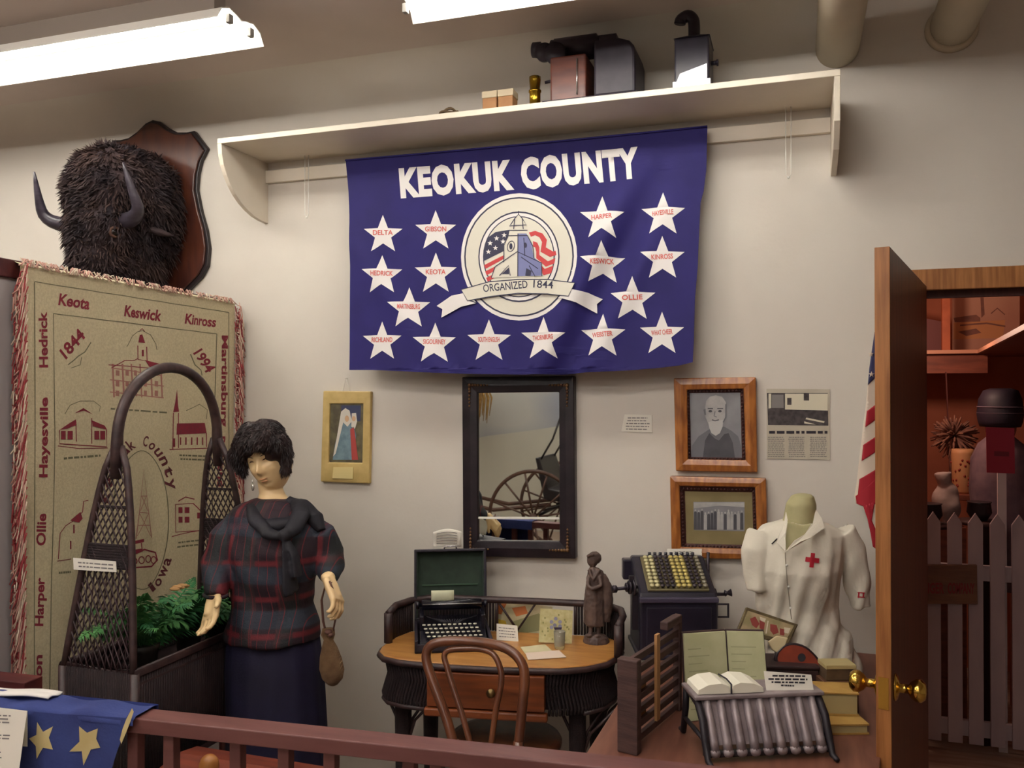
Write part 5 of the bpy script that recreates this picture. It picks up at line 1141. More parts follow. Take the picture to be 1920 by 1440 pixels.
for k in (1, 3): F(SLT).box(.08, .14, .016, .02, .012+k*.036, .045+k*.036).build('pale_panel', t, label='pale wood piece between slats')
F(SL).box(Ls-.12, Ls-.02, -.004, .02, .255, .278).build('top_block', t, bevel=.003)
# ---- ledger
t = thing('open_ledger', az(1360, 1345, .7505), 'open ledger with pale green pages standing upright on the table', 'ledger')
a = az(1287, 1352, .752); m_ = az(1362, 1352, .752)+V((.01, .035, 0)); b = az(1445, 1346, .752); hh = .225; bk = V((-.02, .07, hh))
for i, (p, q) in enumerate(((a, m_), (m_, b))):
    d = (q-p).normalized(); n = V((d.y, -d.x, 0))
    mb = MB().use(mat('ledger_cover', (60, 40, 40), rough=.6)); v = [p, q, q+bk, p+bk]; mb.add([x-n*.004 for x in v]+[x-n*.012 for x in v], [(0, 1, 2, 3), (7, 6, 5, 4), (0, 4, 5, 1), (1, 5, 6, 2), (2, 6, 7, 3), (3, 7, 4, 0)]); mb.build('cover', t)
    mb = MB().use(mat('ledger_page', (188, 188, 150), (178, 178, 138), rough=.8, scale=20)); w = [p+d*.003, q-d*.003, q-d*.003+bk*.985, p+d*.003+bk*.985]; mb.add([x+n*.003 for x in w]+[x-n*.004 for x in w], [(0, 1, 2, 3), (7, 6, 5, 4), (0, 4, 5, 1), (1, 5, 6, 2), (2, 6, 7, 3), (3, 7, 4, 0)])
    mb.use(mat('ledger_lines', (158, 158, 124), rough=.8))
    for k in range(9):
        u = .12+k*.085; l = .35+.5*random.random(); s_ = p.lerp(q, .1)+bk*u+n*.0036; e_ = p.lerp(q, .1+.8*l)+bk*u+n*.0036; mb.add([s_, e_, e_+bk*.012, s_+bk*.012], [(0, 1, 2, 3)])
    mb.build('page_block', t)
# ---- ribbed iron rack
IR = mat('grey_cast_iron', (158, 146, 148), (132, 120, 124), rough=.45, metal=.35, scale=20, bump=.15); IRD = mat('dark_cast_iron', (44, 38, 44), (32, 28, 34), rough=.5, metal=.3, scale=20)
O = V((-.215, -1.12, .7505)); A = radians(25); Wr = .322
t = thing('ribbed_iron_stand', O+V((.14, .1, 0)), 'grey cast iron stand with sloping ribbed front at the table\'s near edge', 'iron stand')
F = lambda m: MB().use(m).frame(O, rz=A)
for x in (0, Wr):
    mb = F(IRD); prof = [(-.035, .0), (.0, .0), (.02, .03), (.05, .05), (.085, .12), (.15, .148), (.15, .135), (.17, .0), (.2, 0), (.185, .05), (.175, .158), (.06, .15), (.03, .12), (.008, .06), (-.02, .02)]
    mb.tube([(x, -.035, .008), (x, -.01, .010), (x, .008, .045), (x, .03, .095), (x, .065, .126), (x, .17, .137)], [.006, .008, .010, .010, .010, .008], 10); mb.tube([(x, .16, .137), (x, .165, .08), (x, .185, .008), (x, .21, .006)], [.009, .009, .008, .006], 10); mb.rod((x, .01, .05), (x, .175, .05), .006, 8); mb.build('side_frame', t)
c0 = (.012, .036); c1 = (.066, .139)
mb = F(IR); n_ = 9
mb.add([(0.004, c0[0]+.006, c0[1]), (Wr-.004, c0[0]+.006, c0[1]), (Wr-.004, c1[0]+.004, c1[1]), (0.004, c1[0]+.004, c1[1]), (0.004, c0[0]+.014, c0[1]), (Wr-.004, c0[0]+.014, c0[1]), (Wr-.004, c1[0]+.012, c1[1]), (0.004, c1[0]+.012, c1[1])], [(0, 1, 2, 3), (7, 6, 5, 4), (0, 4, 5, 1), (2, 6, 7, 3), (1, 5, 6, 2), (0, 3, 7, 4)]); mb.build('sloping_plate', t)
for k in range(n_):
    x = .022+k*(Wr-.044)/(n_-1); mb = F(IR); mb.tube([(x, c0[0]-.008, c0[1]-.012), (x, c0[0], c0[1]+.01), (x, (c0[0]+c1[0])/2-.002, (c0[1]+c1[1])/2), (x, c1[0], c1[1]-.004)], [.012, .0115, .0105, .0095], 10); mb.ball((x, c0[0]-.009, c0[1]-.013), (.015, .012, .012), 10, 8); mb.build('rib', t)
F(IR).box(-.012, Wr+.012, c1[0]-.012, c1[0]+.1, c1[1]-.004, c1[1]+.006).build('top_shelf', t, bevel=.003)
F(IRD).box(-.004, Wr+.004, .0, .02, .012, .026).build('lower_bar', t, bevel=.003)
# open book on the stand
zt_ = .7505+c1[1]+.0065; bo = (Matrix.Translation(O) @ Matrix.Rotation(A, 4, 'Z'))
t = thing('open_book', bo @ V((.11, c1[0]+.05, c1[1]+.007)), 'thick open white book lying on top of the ribbed iron stand', 'book')
for s in (-1, 1):
    mb = MB().use(mat('book_page', (236, 232, 214), rough=.8)); mb.M = bo @ Matrix.Translation(V((.088, c1[0]+.045, c1[1]+.007)))
    prof = [(0, 0), (s*.088, 0), (s*.086, .012), (s*.06, .024), (s*.025, .027), (s*.006, .02)]; mb.prism(prof, (0, -.04, 0), (1, 0, 0), (0, 0, 1), -.085 if s*0 else .085) if False else mb.prism(prof, (0, .045, 0), (1, 0, 0), (0, 0, 1), .09)
    mb.build('page_block', t, bevel=.001)
mb = MB().use(INK); mb.M = bo @ Matrix.Translation(V((.088, c1[0]+.045, c1[1]+.007))); mb.tube([(0, -.047, 0), (0, -.046, .024), (.004, 0, .023), (0, .046, .02)], .0022, 6); mb.build('ribbon_marker', t, label='black ribbon in the gutter')
# sign card
p = bo @ V((.185, c1[0]+.015, c1[1]+.0065)); S = Surf(p, (sin(A)*.8, -cos(A), .35))
mb = sheet('c', S, [(1432, 1258), (1521, 1265), (1527, 1303), (1438, 1303)], None, th=.001); mb.mats = [PAPER]; mb.use(INK)
for k, (x0_, x1_, y_) in enumerate(((1446, 1511, 1266), (1438, 1514, 1272), (1446, 1512, 1278), (1463, 1490, 1284))): words(mb, S, ((x0_, y_), (x1_, y_+1), (x1_, y_+3), (x0_, y_+2)), 1, 3.2, 1, .02, 20+k)
tag(mb.build('sign_card'), 'white card with bold printed lines propped on the ribbed iron stand', 'sign')
# ---- wooden box with mandolin and picture
t = thing('wooden_box', (-.02, -.575, .7505), 'dark wooden box under the mandolin on the table', 'box')
mb = MB().use(mat('dark_box_wood', (56, 34, 34), (44, 28, 30), rough=.5, scale=8)).frame((-.02, -.575, .7505), rz=radians(16)); mb.box(-.13, .06, -.07, .05, 0, .105); mb.build('box_body', t, bevel=.004); MB().use(mat('dark_box_wood', (56, 34, 34))).frame((-.02, -.575, .7505), rz=radians(16)).box(-.134, .064, -.074, .054, .1055, .117).build('lid', t, bevel=.004)
S = Surf(ad(1437, 1206, 2.62), (.2, -.94, .26)); fw = [(1399, 1138), (1497, 1171), (1478, 1209), (1379, 1187)]
t = thing('horse_print', ad(1437, 1206, 2.62), 'small gilt framed print of red figures tilted against the white uniform', 'picture')
mb = sheet('c', S, fw, None, th=.012); mb.mats = [mat('tarnished_gilt', (112, 98, 66), (84, 70, 48), rough=.45, metal=.4, scale=40, bump=.3)]; mb.build('frame', t, bevel=.003)
ins = [(1402, 1145), (1489, 1173), (1474, 1200), (1388, 1180)]; mb = MB().use(mat('print_ground', (176, 154, 118), (142, 132, 92), rough=.6, scale=30)); poly(mb, S, ins, 1); mb.use(mat('print_red', (140, 58, 50), rough=.6))
for c in ([(1406, 1160), (1416, 1156), (1424, 1170), (1418, 1178), (1410, 1172)], [(1424, 1162), (1434, 1168), (1432, 1182), (1424, 1178)], [(1444, 1170), (1456, 1172), (1460, 1186), (1450, 1190), (1444, 1182)], [(1462, 1178), (1472, 1180), (1470, 1192), (1462, 1190)]): poly(mb, S, c, 2)
mb.use(mat('print_white', (210, 200, 176), rough=.6)); poly(mb, S, [(1424, 1156), (1436, 1160), (1434, 1166), (1426, 1164)], 2); poly(mb, S, [(1470, 1176), (1482, 1178), (1478, 1188), (1470, 1186)], 2); line(mb, S, [(1440, 1164), (1436, 1188)], 2.2, 3)
mb.build('print', t)
S = Surf(ad(1492, 1262, 2.52), (.15, -.92, .30)); t = thing('mandolin', ad(1492, 1262, 2.52), 'small reddish brown mandolin with dark rim lying on the wooden box', 'mandolin')
bd = smoothc([V((x, y, 0)) for x, y in ((1455, 1222), (1470, 1208), (1490, 1205), (1512, 1212), (1530, 1228), (1541, 1245), (1539, 1260), (1520, 1264), (1490, 1262), (1466, 1252), (1452, 1238), (1455, 1222))], 3)[:-1]; bd = [(p.x, p.y) for p in bd]
mb = sheet('c', S, bd, None, th=.035); mb.mats = [mat('mandolin_rim', (34, 22, 28), rough=.3)]; mb.build('bowl', t, bevel=.005)
cc = (1496, 1236); mb = MB().use(mat('mandolin_top', (140, 58, 34), (108, 42, 30), rough=.3, scale=12)); poly(mb, S, [(cc[0]+(x-cc[0])*.86, cc[1]+(y-cc[1])*.84) for x, y in bd], 2); mb.use(IRD); poly(mb, S, ell(1503, 1233, 7.5, 8, 20), 3); mb.build('sound_board', t)
mb = sheet('c', S, [(1440, 1203), (1456, 1192), (1478, 1196), (1472, 1210), (1456, 1224), (1448, 1218)], None, th=.014); mb.mats = [mat('mandolin_cream', (196, 180, 140), rough=.5)]; mb.build('neck_block', t, bevel=.003)
# ---- small boxes and books at the right
def bx(name, o, rz, s, m, lab, cat, grp=None, parts=None):
    t = thing(name, o, lab, cat, grp); w_, d_, h_ = s
    if parts == 'book':
        c = MB().use(m).frame(o, rz=rz); c.box(-w_/2, w_/2, -d_/2, d_/2, 0, .004).box(-w_/2, w_/2, -d_/2, d_/2, h_-.004, h_).box(-w_/2, -w_/2+.004, -d_/2, d_/2, 0, h_); c.build('cover', t)
        MB().use(mat('old_pages', (176, 160, 112), rough=.8)).frame(o, rz=rz).box(-w_/2+.004, w_/2-.004, -d_/2+.004, d_/2-.004, .004, h_-.004).build('page_block', t)
    else:
        MB().use(m).frame(o, rz=rz).box(-w_/2, w_/2, -d_/2, d_/2, 0, h_*.72).build('box_body', t, bevel=.002); MB().use(parts or m).frame(o, rz=rz).box(-w_/2-.002, w_/2+.002, -d_/2-.002, d_/2+.002, h_*.72, h_).build('lid', t, bevel=.002)
    return t
YB_ = mat('yellow_book', (184, 148, 80), (170, 132, 66), rough=.6, scale=20)
bx('book', (.115, -.78, .7505), radians(20), (.11, .08, .028), YB_, 'thick yellowed book lying lowest beside the ribbed stand', 'book', 'books right of the iron stand', 'book')
bx('book', (.09, -.72, .7795), radians(12), (.12, .09, .062), YB_, 'fat mustard yellow book standing on the lower book', 'book', 'books right of the iron stand', 'book')
bx('tin_box', (.106, -.63, .8425), radians(20), (.085, .06, .045), mat('olive_tin', (96, 78, 56), (70, 52, 40), rough=.5, scale=30), 'small olive brown tin box with cream lid beside the mandolin', 'box', None, mat('tin_cream', (170, 156, 110), rough=.5))
MB().use(mat('crate_wood', (92, 60, 40), rough=.6)).box(.045, .165, -.675, -.585, .7505, .8415)
bx('cigar_box', (.105, -.63, .7505), radians(20), (.10, .07, .0915), mat('crate_wood', (92, 60, 40), rough=.6), 'plain brown wooden box under the olive tin', 'box')
# ================================================================ AMERICAN FLAG BEHIND THE DOOR
fx0 = at(1606, 930, -.10); t = thing('american_flag', (.34, -.10, 0), 'american flag on a pole hanging in folds behind the open door', 'flag')
AFW = mat('flag_cotton_white', (222, 208, 190), rough=.7); AFR = mat('flag_cotton_red', (168, 28, 44), rough=.7); AFB = mat('flag_cotton_blue', (52, 52, 90), rough=.7)
S = Surf((0, -.10, 0), (0, -1, 0), lambda P: .007*sin(P.x*45+P.z*3))
FO_ = [(1640, 622), (1636, 650), (1630, 690), (1627, 720), (1624, 755), (1618, 800), (1612, 850), (1606, 905), (1602, 930), (1604, 944), (1618, 950), (1626, 972), (1632, 1000), (1636, 1024), (1650, 1034), (1668, 1042), (1690, 1042), (1720, 800), (1700, 622)]
_p = poly
def poly(mb, S, l, k=1, L=.012): _p(mb, S, l, k*3, L)
mb = MB().use(AFW); poly(mb, S, FO_, 0); mb.use(AFR)
for y, k in ((745, 0), (808, 0), (872, 0)): poly(mb, S, [(1625-(y-745)*.11, y+26), (1680, y-14), (1680, y+16), (1622-(y-745)*.11, y+56)], 1)
poly(mb, S, [(1604, 930), (1640, 900), (1680, 880), (1680, 930), (1640, 945), (1622, 950), (1606, 944)], 2)
poly(mb, S, [(1618, 948), (1640, 940), (1634, 975), (1650, 1010), (1664, 1042), (1650, 1034), (1636, 1024), (1632, 1000), (1626, 972)], 2)
mb.use(AFB); poly(mb, S, [(1640, 622), (1636, 650), (1630, 690), (1627, 722), (1650, 700), (1690, 690), (1700, 622)], 2)
mb.use(AFW)
for x, y in ((1633, 664), (1634, 702), (1646, 640), (1648, 682)): poly(mb, S, star(x, y, 6), 3)
mb.build('flag_cloth', t, solid=.001); poly = _p
MB().use(OAK).rod((.362, -.06, .0), (.362, -.06, 2.0), .010, 12).build('flag_pole', t); MB().use(BRASS).lathe([(.035, 0), (.035, .02), (.02, .03)], (.362, -.06, 0), n=20).build('pole_base', t); MB().use(BRASS).ball((.362, -.06, 2.01), .018).build('finial', t)
# ================================================================ FRONT RAILING
RW = mat('railing_paint', (112, 70, 67), (98, 58, 56), rough=.45, scale=5, stretch=(1, 6, 6), bump=.04)
RZ = .90; ra = az(250, 1347, RZ); rb_ = az(1100, 1436, RZ); rd = (rb_-ra); rd.z = 0; rd.normalize(); rn = V((-rd.y, rd.x, 0)); rw = (az(263, 1326, RZ)-ra).dot(rn)
r0 = ra-rd*.75; r1 = rb_+rd*.55
t = thing('railing', V(((r0.x+r1.x)/2, (r0.y+r1.y)/2, 0)), 'dark reddish painted wooden railing across the front of the exhibit', 'railing')
c = rn*rw/2; MB().use(RW).beam(r0+c-V((0, 0, .0175)), r1+c-V((0, 0, .0175)), rw, .035).build('top_rail', t, bevel=.003)
MB().use(RW).beam(r0+c+V((0, 0, .13-RZ)), r1+c+V((0, 0, .13-RZ)), rw*.8, .04).build('bottom_rail', t, bevel=.003)
for px in (-190, -95, 10, 120, 208, 290, 437, 540, 635, 793, 846, 960, 1080, 1200, 1330):
    p = az(px, 1395, .86); k = (p-ra).dot(rd); q = ra+rd*k+c; MB().use(RW).frame(V((q.x, q.y, 0)), rz=math.atan2(rd.y, rd.x)).box(-.014, .014, -.014, .014, .14, .868).build('baluster', t, bevel=.002)
for k in (0, 1): q = (r0 if k == 0 else r1)+c; MB().use(RW).frame(V((q.x, q.y, 0)), rz=math.atan2(rd.y, rd.x)).box(-.035, .035, -.035, .035, 0, .87).build('end_post', t, bevel=.003)
# ---- star bunting over the rail
BQ = mat('bunting_blue', (50, 66, 128), (42, 54, 112), rough=.85, scale=9, bump=.15, bscale=150); BC = mat('bunting_cream', (208, 192, 140), (190, 172, 118), rough=.85, scale=12)
t = thing('star_bunting', ra-rd*.2-V((0, 0, .3)), 'faded blue cloth with cream stars draped over the left of the railing', 'bunting')
def qd(P): s = (P-ra).dot(rd); return .006*sin(s*26+.6)*min(1, (RZ-P.z)*6+.15)+.004*sin(s*60+P.z*12)*min(1, (RZ-P.z)*5)
QS = Surf(ra-rn*.014, -rn, qd)
mb = MB().use(BQ); poly(mb, QS, [(-140, 1318), (-60, 1324), (0, 1329), (60, 1334), (120, 1339), (180, 1343), (236, 1346), (249, 1328), (244, 1345), (236, 1362), (228, 1386), (216, 1420), (206, 1450), (190, 1560), (100, 1590), (0, 1580), (-140, 1560)], 0, .02)
k0 = (QS.hit(249, 1340)-ra).dot(rd)
def topq(u, v):
    s = -.62+(k0+.62)*u; p = ra+rd*s; a = v*pi
    if v < .15: q = p-rn*.014+V((0, 0, -.012*(1-v/.15)+.000))+V((0, 0, .0))
    else: w = (v-.15)/.85; q = p+rn*(-.014+(rw+.028)*w)+V((0, 0, .006+.004*sin(s*40)))
    if v >= 1: q = q+V((0, 0, -.004))
    return q
mb.grid(topq, 60, 8); mb.grid(lambda u, v: ra+rd*(-.62+(k0+.62)*u)+rn*(rw+.014)+V((0, 0, .006-.05*v)), 40, 6)
mb.build('bunting_cloth', t)
for pts in ([(71, 1353), (83, 1371), (101, 1361), (94, 1382), (102, 1404), (84, 1400), (71, 1422), (69, 1398), (54, 1385), (70, 1377)], [(149, 1361), (163, 1374), (183, 1366), (179, 1386), (186, 1403), (169, 1406), (157, 1435), (154, 1408), (132, 1408), (150, 1390)], [(-20, 1345), (-10, 1362), (8, 1355), (2, 1374), (8, 1394), (-10, 1390), (-22, 1410), (-24, 1388), (-38, 1374), (-24, 1368)]): mb = MB().use(BC); poly(mb, QS, pts, 2, .02); mb.build('star_applique', t, label='cream star sewn on the blue cloth')
mb = MB().use(BC); poly(mb, QS, [(249, 1327), (252, 1334), (246, 1352), (238, 1372), (229, 1394), (226, 1386), (231, 1366), (238, 1348)], 3, .02); mb.build('side_hem', t, label='cream side hem')
p = ra-rd*.16+rn*(rw*.4)+V((0, 0, .012)); MB().use(mat('folded_white_cloth', (226, 222, 216), rough=.85)).grid(lambda u, v: ra+rd*(-.62+.36*u)+rn*(rw*.35+(rw*.75)*v)+V((0, 0, .016+.004*sin(u*9)+.003*sin(v*6))), 24, 6)
mb = MB().use(mat('folded_white_cloth', (226, 222, 216), rough=.85)); mb.grid(lambda u, v: ra+rd*(-.62+.36*u)+rn*(rw*.35+(rw*.75)*v)+V((0, 0, .016+.004*sin(u*9)+.003*sin(v*6))), 24, 6); tag(mb.build('white_cloth', solid=.004), 'folded white cloth lying on top of the railing at the far left', 'cloth')
# ---- tent card hung over the rail
t = thing('printed_notice', ra-rd*.33-V((0, 0, .15)), 'folded white printed notice hung over the star cloth at lower left', 'notice'); NS = Surf(ra-rn*.050, (-rn+V((0, 0, .12))), None)
mb = sheet('c', NS, [(-80, 1322), (0, 1327), (51, 1333), (48, 1352), (36, 1440), (30, 1520), (-80, 1500)], None, th=.001); mb.mats = [PAPER]; mb.use(GINK)
words(mb, NS, ((-75, 1336), (22, 1339), (20, 1358), (-75, 1354)), 3, 2.6, 1, .05, 3); words(mb, NS, ((-75, 1373), (22, 1376), (19, 1388), (-75, 1385)), 2, 2.6, 1, .1, 4); words(mb, NS, ((-75, 1402), (16, 1406), (12, 1436), (-75, 1432)), 3, 2.6, 1, .2, 5); mb.build('front_leaf', t)
BS = Surf(ra-rn*.030, -rn, None); mb = sheet('c', BS, [(-80, 1326), (20, 1332), (51, 1334), (51, 1400), (-80, 1390)], None, th=.001); mb.mats = [mat('card_back', (196, 192, 172), rough=.8)]; mb.build('back_leaf', t)
# ---- side rail, chest, post behind the railing
a = az(-60, 1262, .90); b = az(64, 1275, .90); dz = .035
t = thing('low_barrier', V((b.x, b.y, 0)), 'short dark wooden barrier rail behind the railing at the far left', 'barrier'); MB().use(DRED).beam(a-V((0, 0, .02)), b-V((0, 0, .02)), .06, .045).build('top_rail', t, bevel=.003)
MB().use(DRED).beam(V((b.x-.02, b.y, 0)), V((b.x-.02, b.y, .86)), .05, .045, up=(0, 1, 0)).build('post', t, bevel=.003)
CW = mat('chest_wood', (128, 62, 44), (100, 46, 36), rough=.45, scale=6, stretch=(1, 5, 5))
t = thing('wooden_chest', (-1.47, -1.2, 0), 'reddish brown wooden chest behind the railing below the woman mannequin', 'chest')
mb = MB().use(CW); mb.box(-1.72, -1.24, -1.31, -1.10, .04, .54); mb.build('chest_body', t, bevel=.006)
mb = MB().use(CW); prof = [(-.115, 0), (.115, 0), (.115, .02), (.08, .055), (0, .068), (-.08, .055), (-.115, .02)]; mb.prism(prof, (-1.73, -1.205, .542), (0, 1, 0), (0, 0, 1), .50); mb.build('chest_lid', t, bevel=.004)
for x in (-1.70, -1.27): MB().use(CW).box(x-.02, x+.02, -1.30, -1.11, 0, .04).build('foot', t)
MB().use(BRASS).box(-1.50, -1.46, -1.316, -1.309, .46, .53).build('hasp', t)
p = ad(392, 1436, 2.22); t = thing('post_stand', (p.x, p.y, 0), 'short dark post with rounded tan wooden top behind the railing', 'post'); MB().use(DRED).lathe([(.05, 0), (.05, .03), (.014, .05), (.016, p.z-.03), (.02, p.z-.02)], (p.x, p.y, 0), n=18).build('shaft', t)
MB().use(mat('tan_turned_wood', (176, 118, 60), (150, 94, 44), rough=.4, scale=10)).ball((p.x, p.y, p.z), (.026, .026, .03), 18, 12).build('rounded_top', t)
# ================================================================ THINGS ON THE HIGH SHELF
def sh(x, y, Y=-.2): return at(x, y, Y)
PJ = mat('projector_black', (46, 37, 50), (34, 27, 40), rough=.45, scale=20); PW = mat('projector_wood', (112, 56, 40), (88, 42, 32), rough=.45, scale=9, stretch=(1, 1, 4), coat=.2)
zs = SZ+.0008; k = .00197
t = thing('movie_projector', (sh(1110, 160).x, -.19, zs), 'bulky dark antique projector with wooden body on the high shelf', 'projector')
X = lambda px: sh(px, 130).x
zz = lambda px, py: sh(px, py).z
MB().use(PW).box(X(1042), X(1108), -.28, -.08, zs+.012, zz(1075, 118)).build('wooden_body', t, bevel=.008)
MB().use(PJ).box(X(1030), X(1205), -.30, -.06, zs, zs+.014).build('base_board', t, bevel=.003)
mb = MB().use(PJ); xr = X(1122); w_ = X(1198)-xr; h_ = zz(1170, 92)-zs; prof = [(0, 0), (w_, 0), (w_, h_*.72), (w_*.96, h_*.84), (w_*.86, h_*.93), (w_*.6, h_), (0, h_)]; mb.prism(prof, (xr, -.07, zs+.014), (1, 0, 0), (0, 0, 1), .21); mb.build('lamp_housing', t, bevel=.01)
mb = MB().use(PJ); z1 = zz(1090, 88); mb.lathe([(.001, 0), (.045, .002), (.045, .16), (.036, .165), (.036, .22), (.001, .222)], (X(1040), -.19, z1), (1, 0, 0), 24); mb.build('upper_drum', t)
mb = MB().use(PJ); z2 = zz(1015, 92); mb.lathe([(.001, 0), (.028, .001), (.03, .03), (.024, .034), (.024, .07), (.036, .074), (.036, .1), (.02, .102)], (X(999), -.20, z2), (1, 0, -.12), 24); mb.build('lens_barrel', t)
mb = MB().use(PJ); mb.lathe([(.001, 0), (.04, .001), (.04, .02), (.001, .021)], (X(1050), -.25, zz(1050, 112)), (0, -1, 0), 22); mb.lathe([(.001, 0), (.034, .001), (.034, .02), (.001, .021)], (X(1028), -.24, zz(1028, 108)), (0, -1, 0), 22); mb.build('film_gate_wheels', t)
MB().use(PJ).box(X(1128), X(1160), -.24, -.12, zz(1145, 100), zz(1145, 72)).build('top_vent', t, bevel=.006); MB().use(PJ).box(X(1140), X(1156), -.2, -.15, zz(1145, 76), zz(1150, 62)).build('vent_cap', t, bevel=.004)
MB().use(mat('nickel', (190, 188, 186))).rod((X(1092), -.283, zs+.03), (X(1092), -.283, zz(1092, 125)), .003, 8).build('metal_strip', t)
mb = MB().use(PJ).rod((X(1043), -.2, zz(1040, 150)), (X(1022), -.2, zz(1022, 155)), .006, 8); mb.build('crank_arm', t)
BR2 = mat('old_brass', (196, 160, 50), (150, 116, 36), rough=.22, metal=.95, scale=20)
t = thing('brass_burner', (sh(1006, 180).x, -.22, zs), 'small shiny brass cylinder standing left of the projector on the shelf', 'brass burner'); hb = zz(1006, 148)-zs
MB().use(BR2).lathe([(.028, 0), (.028, .012), (.021, .016), (.021, hb*.55), (.024, hb*.57), (.024, hb*.62), (.019, hb*.65), (.022, hb*.9), (.022, hb), (.018, hb), (.017, hb*.95)], (X(1006), -.22, zs), n=24).build('cylinder', t)
MB().use(BR2).lathe([(.001, 0), (.010, .002), (.010, .02), (.001, .022)], (X(992), -.23, zs+.001), n=14).build('filler_cap', t)
for i, (a_, b_) in enumerate(((913, 939), (942, 969))):
    bx('small_box', V(((X(a_)+X(b_))/2, -.22, zs)), 0, (X(b_)-X(a_), .06, zz(940, 177)-zs), mat('tan_wood_box', (186, 138, 92), (160, 112, 70), rough=.6, scale=10), ['small tan wooden box on the shelf, left one of two', 'small tan wooden box on the shelf, nearer the brass burner'][i], 'box', None, mat('box_lid_pale', (206, 190, 160), rough=.6))
mb = MB().use(mat('old_rope', (112, 92, 66), (86, 68, 48), rough=.9, scale=40)); q = [V((X(850)+(.055-.0006*i)*cos(i*.35), -.24+(.045-.0005*i)*sin(i*.35), zs+.006+.0006*i+.004*sin(i*.9))) for i in range(56)]; mb.tube(q, .0055, 6); tag(mb.build('rope_coil'), 'small coil of dark twine at the left of the shelf items', 'rope')
LK = mat('lantern_black', (46, 40, 54), (34, 30, 42), rough=.3, scale=14); 
t = thing('magic_lantern', (sh(1304, 150).x, -.2, zs), 'small black lantern with curved chimney near the shelf\'s right end', 'lantern')
x0_, x1_ = X(1270), X(1334); zt2 = zz(1304, 78); xm = (x0_+x1_)/2
MB().use(LK).box(x0_, x1_, -.28, -.13, zs+.03, zt2-.012).build('lantern_body', t, bevel=.006)
mb = MB().use(LK); mb.add([(x0_-.004, -.285, zt2-.014), (x1_+.004, -.285, zt2-.014), (x1_+.004, -.125, zt2-.014), (x0_-.004, -.125, zt2-.014), (xm-.03, -.23, zt2+.012), (xm+.03, -.23, zt2+.012), (xm+.03, -.18, zt2+.012), (xm-.03, -.18, zt2+.012)], [(3, 2, 1, 0), (4, 5, 6, 7), (0, 1, 5, 4), (1, 2, 6, 5), (2, 3, 7, 6), (3, 0, 4, 7)]); mb.build('lantern_roof', t, bevel=.003)
cz = zz(1300, 35); mb = MB().use(LK); mb.tube(smoothc([V((xm, -.205, zt2)), V((xm, -.205, cz-.03)), V((xm-.004, -.205, cz-.005)), V((xm-.022, -.205, cz+.010)), V((xm-.045, -.205, cz)), V((xm-.05, -.205, cz-.014))], 4), .021, 16); mb.build('chimney', t)
mb = MB().use(mat('polished_tin', (150, 150, 158), rough=.16, metal=1)); mb.box(x0_-.004, x1_+.004, -.288, -.12, zs+.012, zs+.032); mb.add([(x0_+.008, -.284, zs+.034), (x1_-.008, -.284, zs+.034), (x1_-.008, -.286, zs+.085), (x0_+.02, -.286, zs+.06)], [(0, 1, 2, 3)])
for a_ in (x0_+.004, x1_-.004):
    for b_ in (-.28, -.13): mb.ball((a_, b_, zs+.0085), .008, 10, 8)
mb.build('tin_base', t)
mb = MB().use(LK).rod((x1_, -.2, zz(1340, 118)), (x1_+.018, -.2, zz(1340, 118)), .008, 10); mb.lathe([(.012, 0), (.012, .006)], (x1_+.018, -.2, zz(1340, 118)), (1, 0, 0), 14); mb.build('side_knob', t)
# ================================================================ ROOM BEYOND THE DOORWAY
OR_ = mat('orange_plaster', (176, 104, 76), (160, 92, 66), rough=.8, scale=4)
BY = 2.5; BXR = 2.0
struct(MB().use(OR_).box(-.2, BXR+.1, BY, BY+.1, 0, 2.7), 'wall_far_room'); struct(MB().use(OR_).box(BXR, BXR+.1, .12, BY, 0, 2.7), 'wall_far_room_right'); struct(MB().use(OR_).box(-.2, -.1, .12, BY, 0, 2.7), 'wall_far_room_left')
struct(MB().use(CEIL).box(-.2, BXR+.1, .12, BY+.1, 2.6, 2.7), 'ceiling_far_room')
bl = bpy.data.lights.new('far_room_added_light', 'POINT'); bl.energy = 11; bl.color = (1, .66, .50); bl.shadow_soft_size = .06; bo_ = bpy.data.objects.new('far_room_added_light', bl); COL.objects.link(bo_); bo_.location = (.45, 1.3, 2.02)  # unseen warm point light added to brighten the far room
SHW = mat('shelf_wood_far', (132, 70, 50), (106, 54, 40), rough=.5, scale=7, stretch=(1, 6, 6)); SHE = mat('shelf_edge_pale', (196, 140, 112), rough=.5)
Y1 = 1.95; zsh = at(1780, 657, Y1).z; cxr = at(1835, 657, Y1).x; p2 = az(1935, 604, zsh)
t = thing('corner_shelf', (cxr, Y1, zsh-.1), 'brown corner shelf seen through the doorway above the fence', 'shelf')
pts = [(-.08, Y1), (cxr, Y1), (p2.x, p2.y), (BXR-.01, p2.y), (BXR-.01, BY-.01), (-.08, BY-.01)]
MB().use(SHW).prism(pts, (0, 0, zsh-.02), (1, 0, 0), (0, 1, 0), .02).build('shelf_board', t)
mb = MB().use(SHE); mb.beam((-.08, Y1-.006, zsh-.008), (cxr, Y1-.006, zsh-.008), .012, .02); mb.beam((cxr, Y1-.006, zsh-.008), (p2.x-.006, p2.y, zsh-.008), .012, .02); mb.build('front_edge', t, label='pale front edge')
MB().use(SHW).beam((-.08, Y1+.05, zsh-.075), (cxr+.05, Y1+.05, zsh-.075), .03, .10).build('under_rail', t)
pz = at(1776, 600, Y1+.03); MB().use(mat('orange_wood_post', (170, 88, 52), (150, 74, 42), rough=.5)).box(pz.x-.028, pz.x+.012, Y1+.01, Y1+.05, zsh, 2.6).build('upright', t)
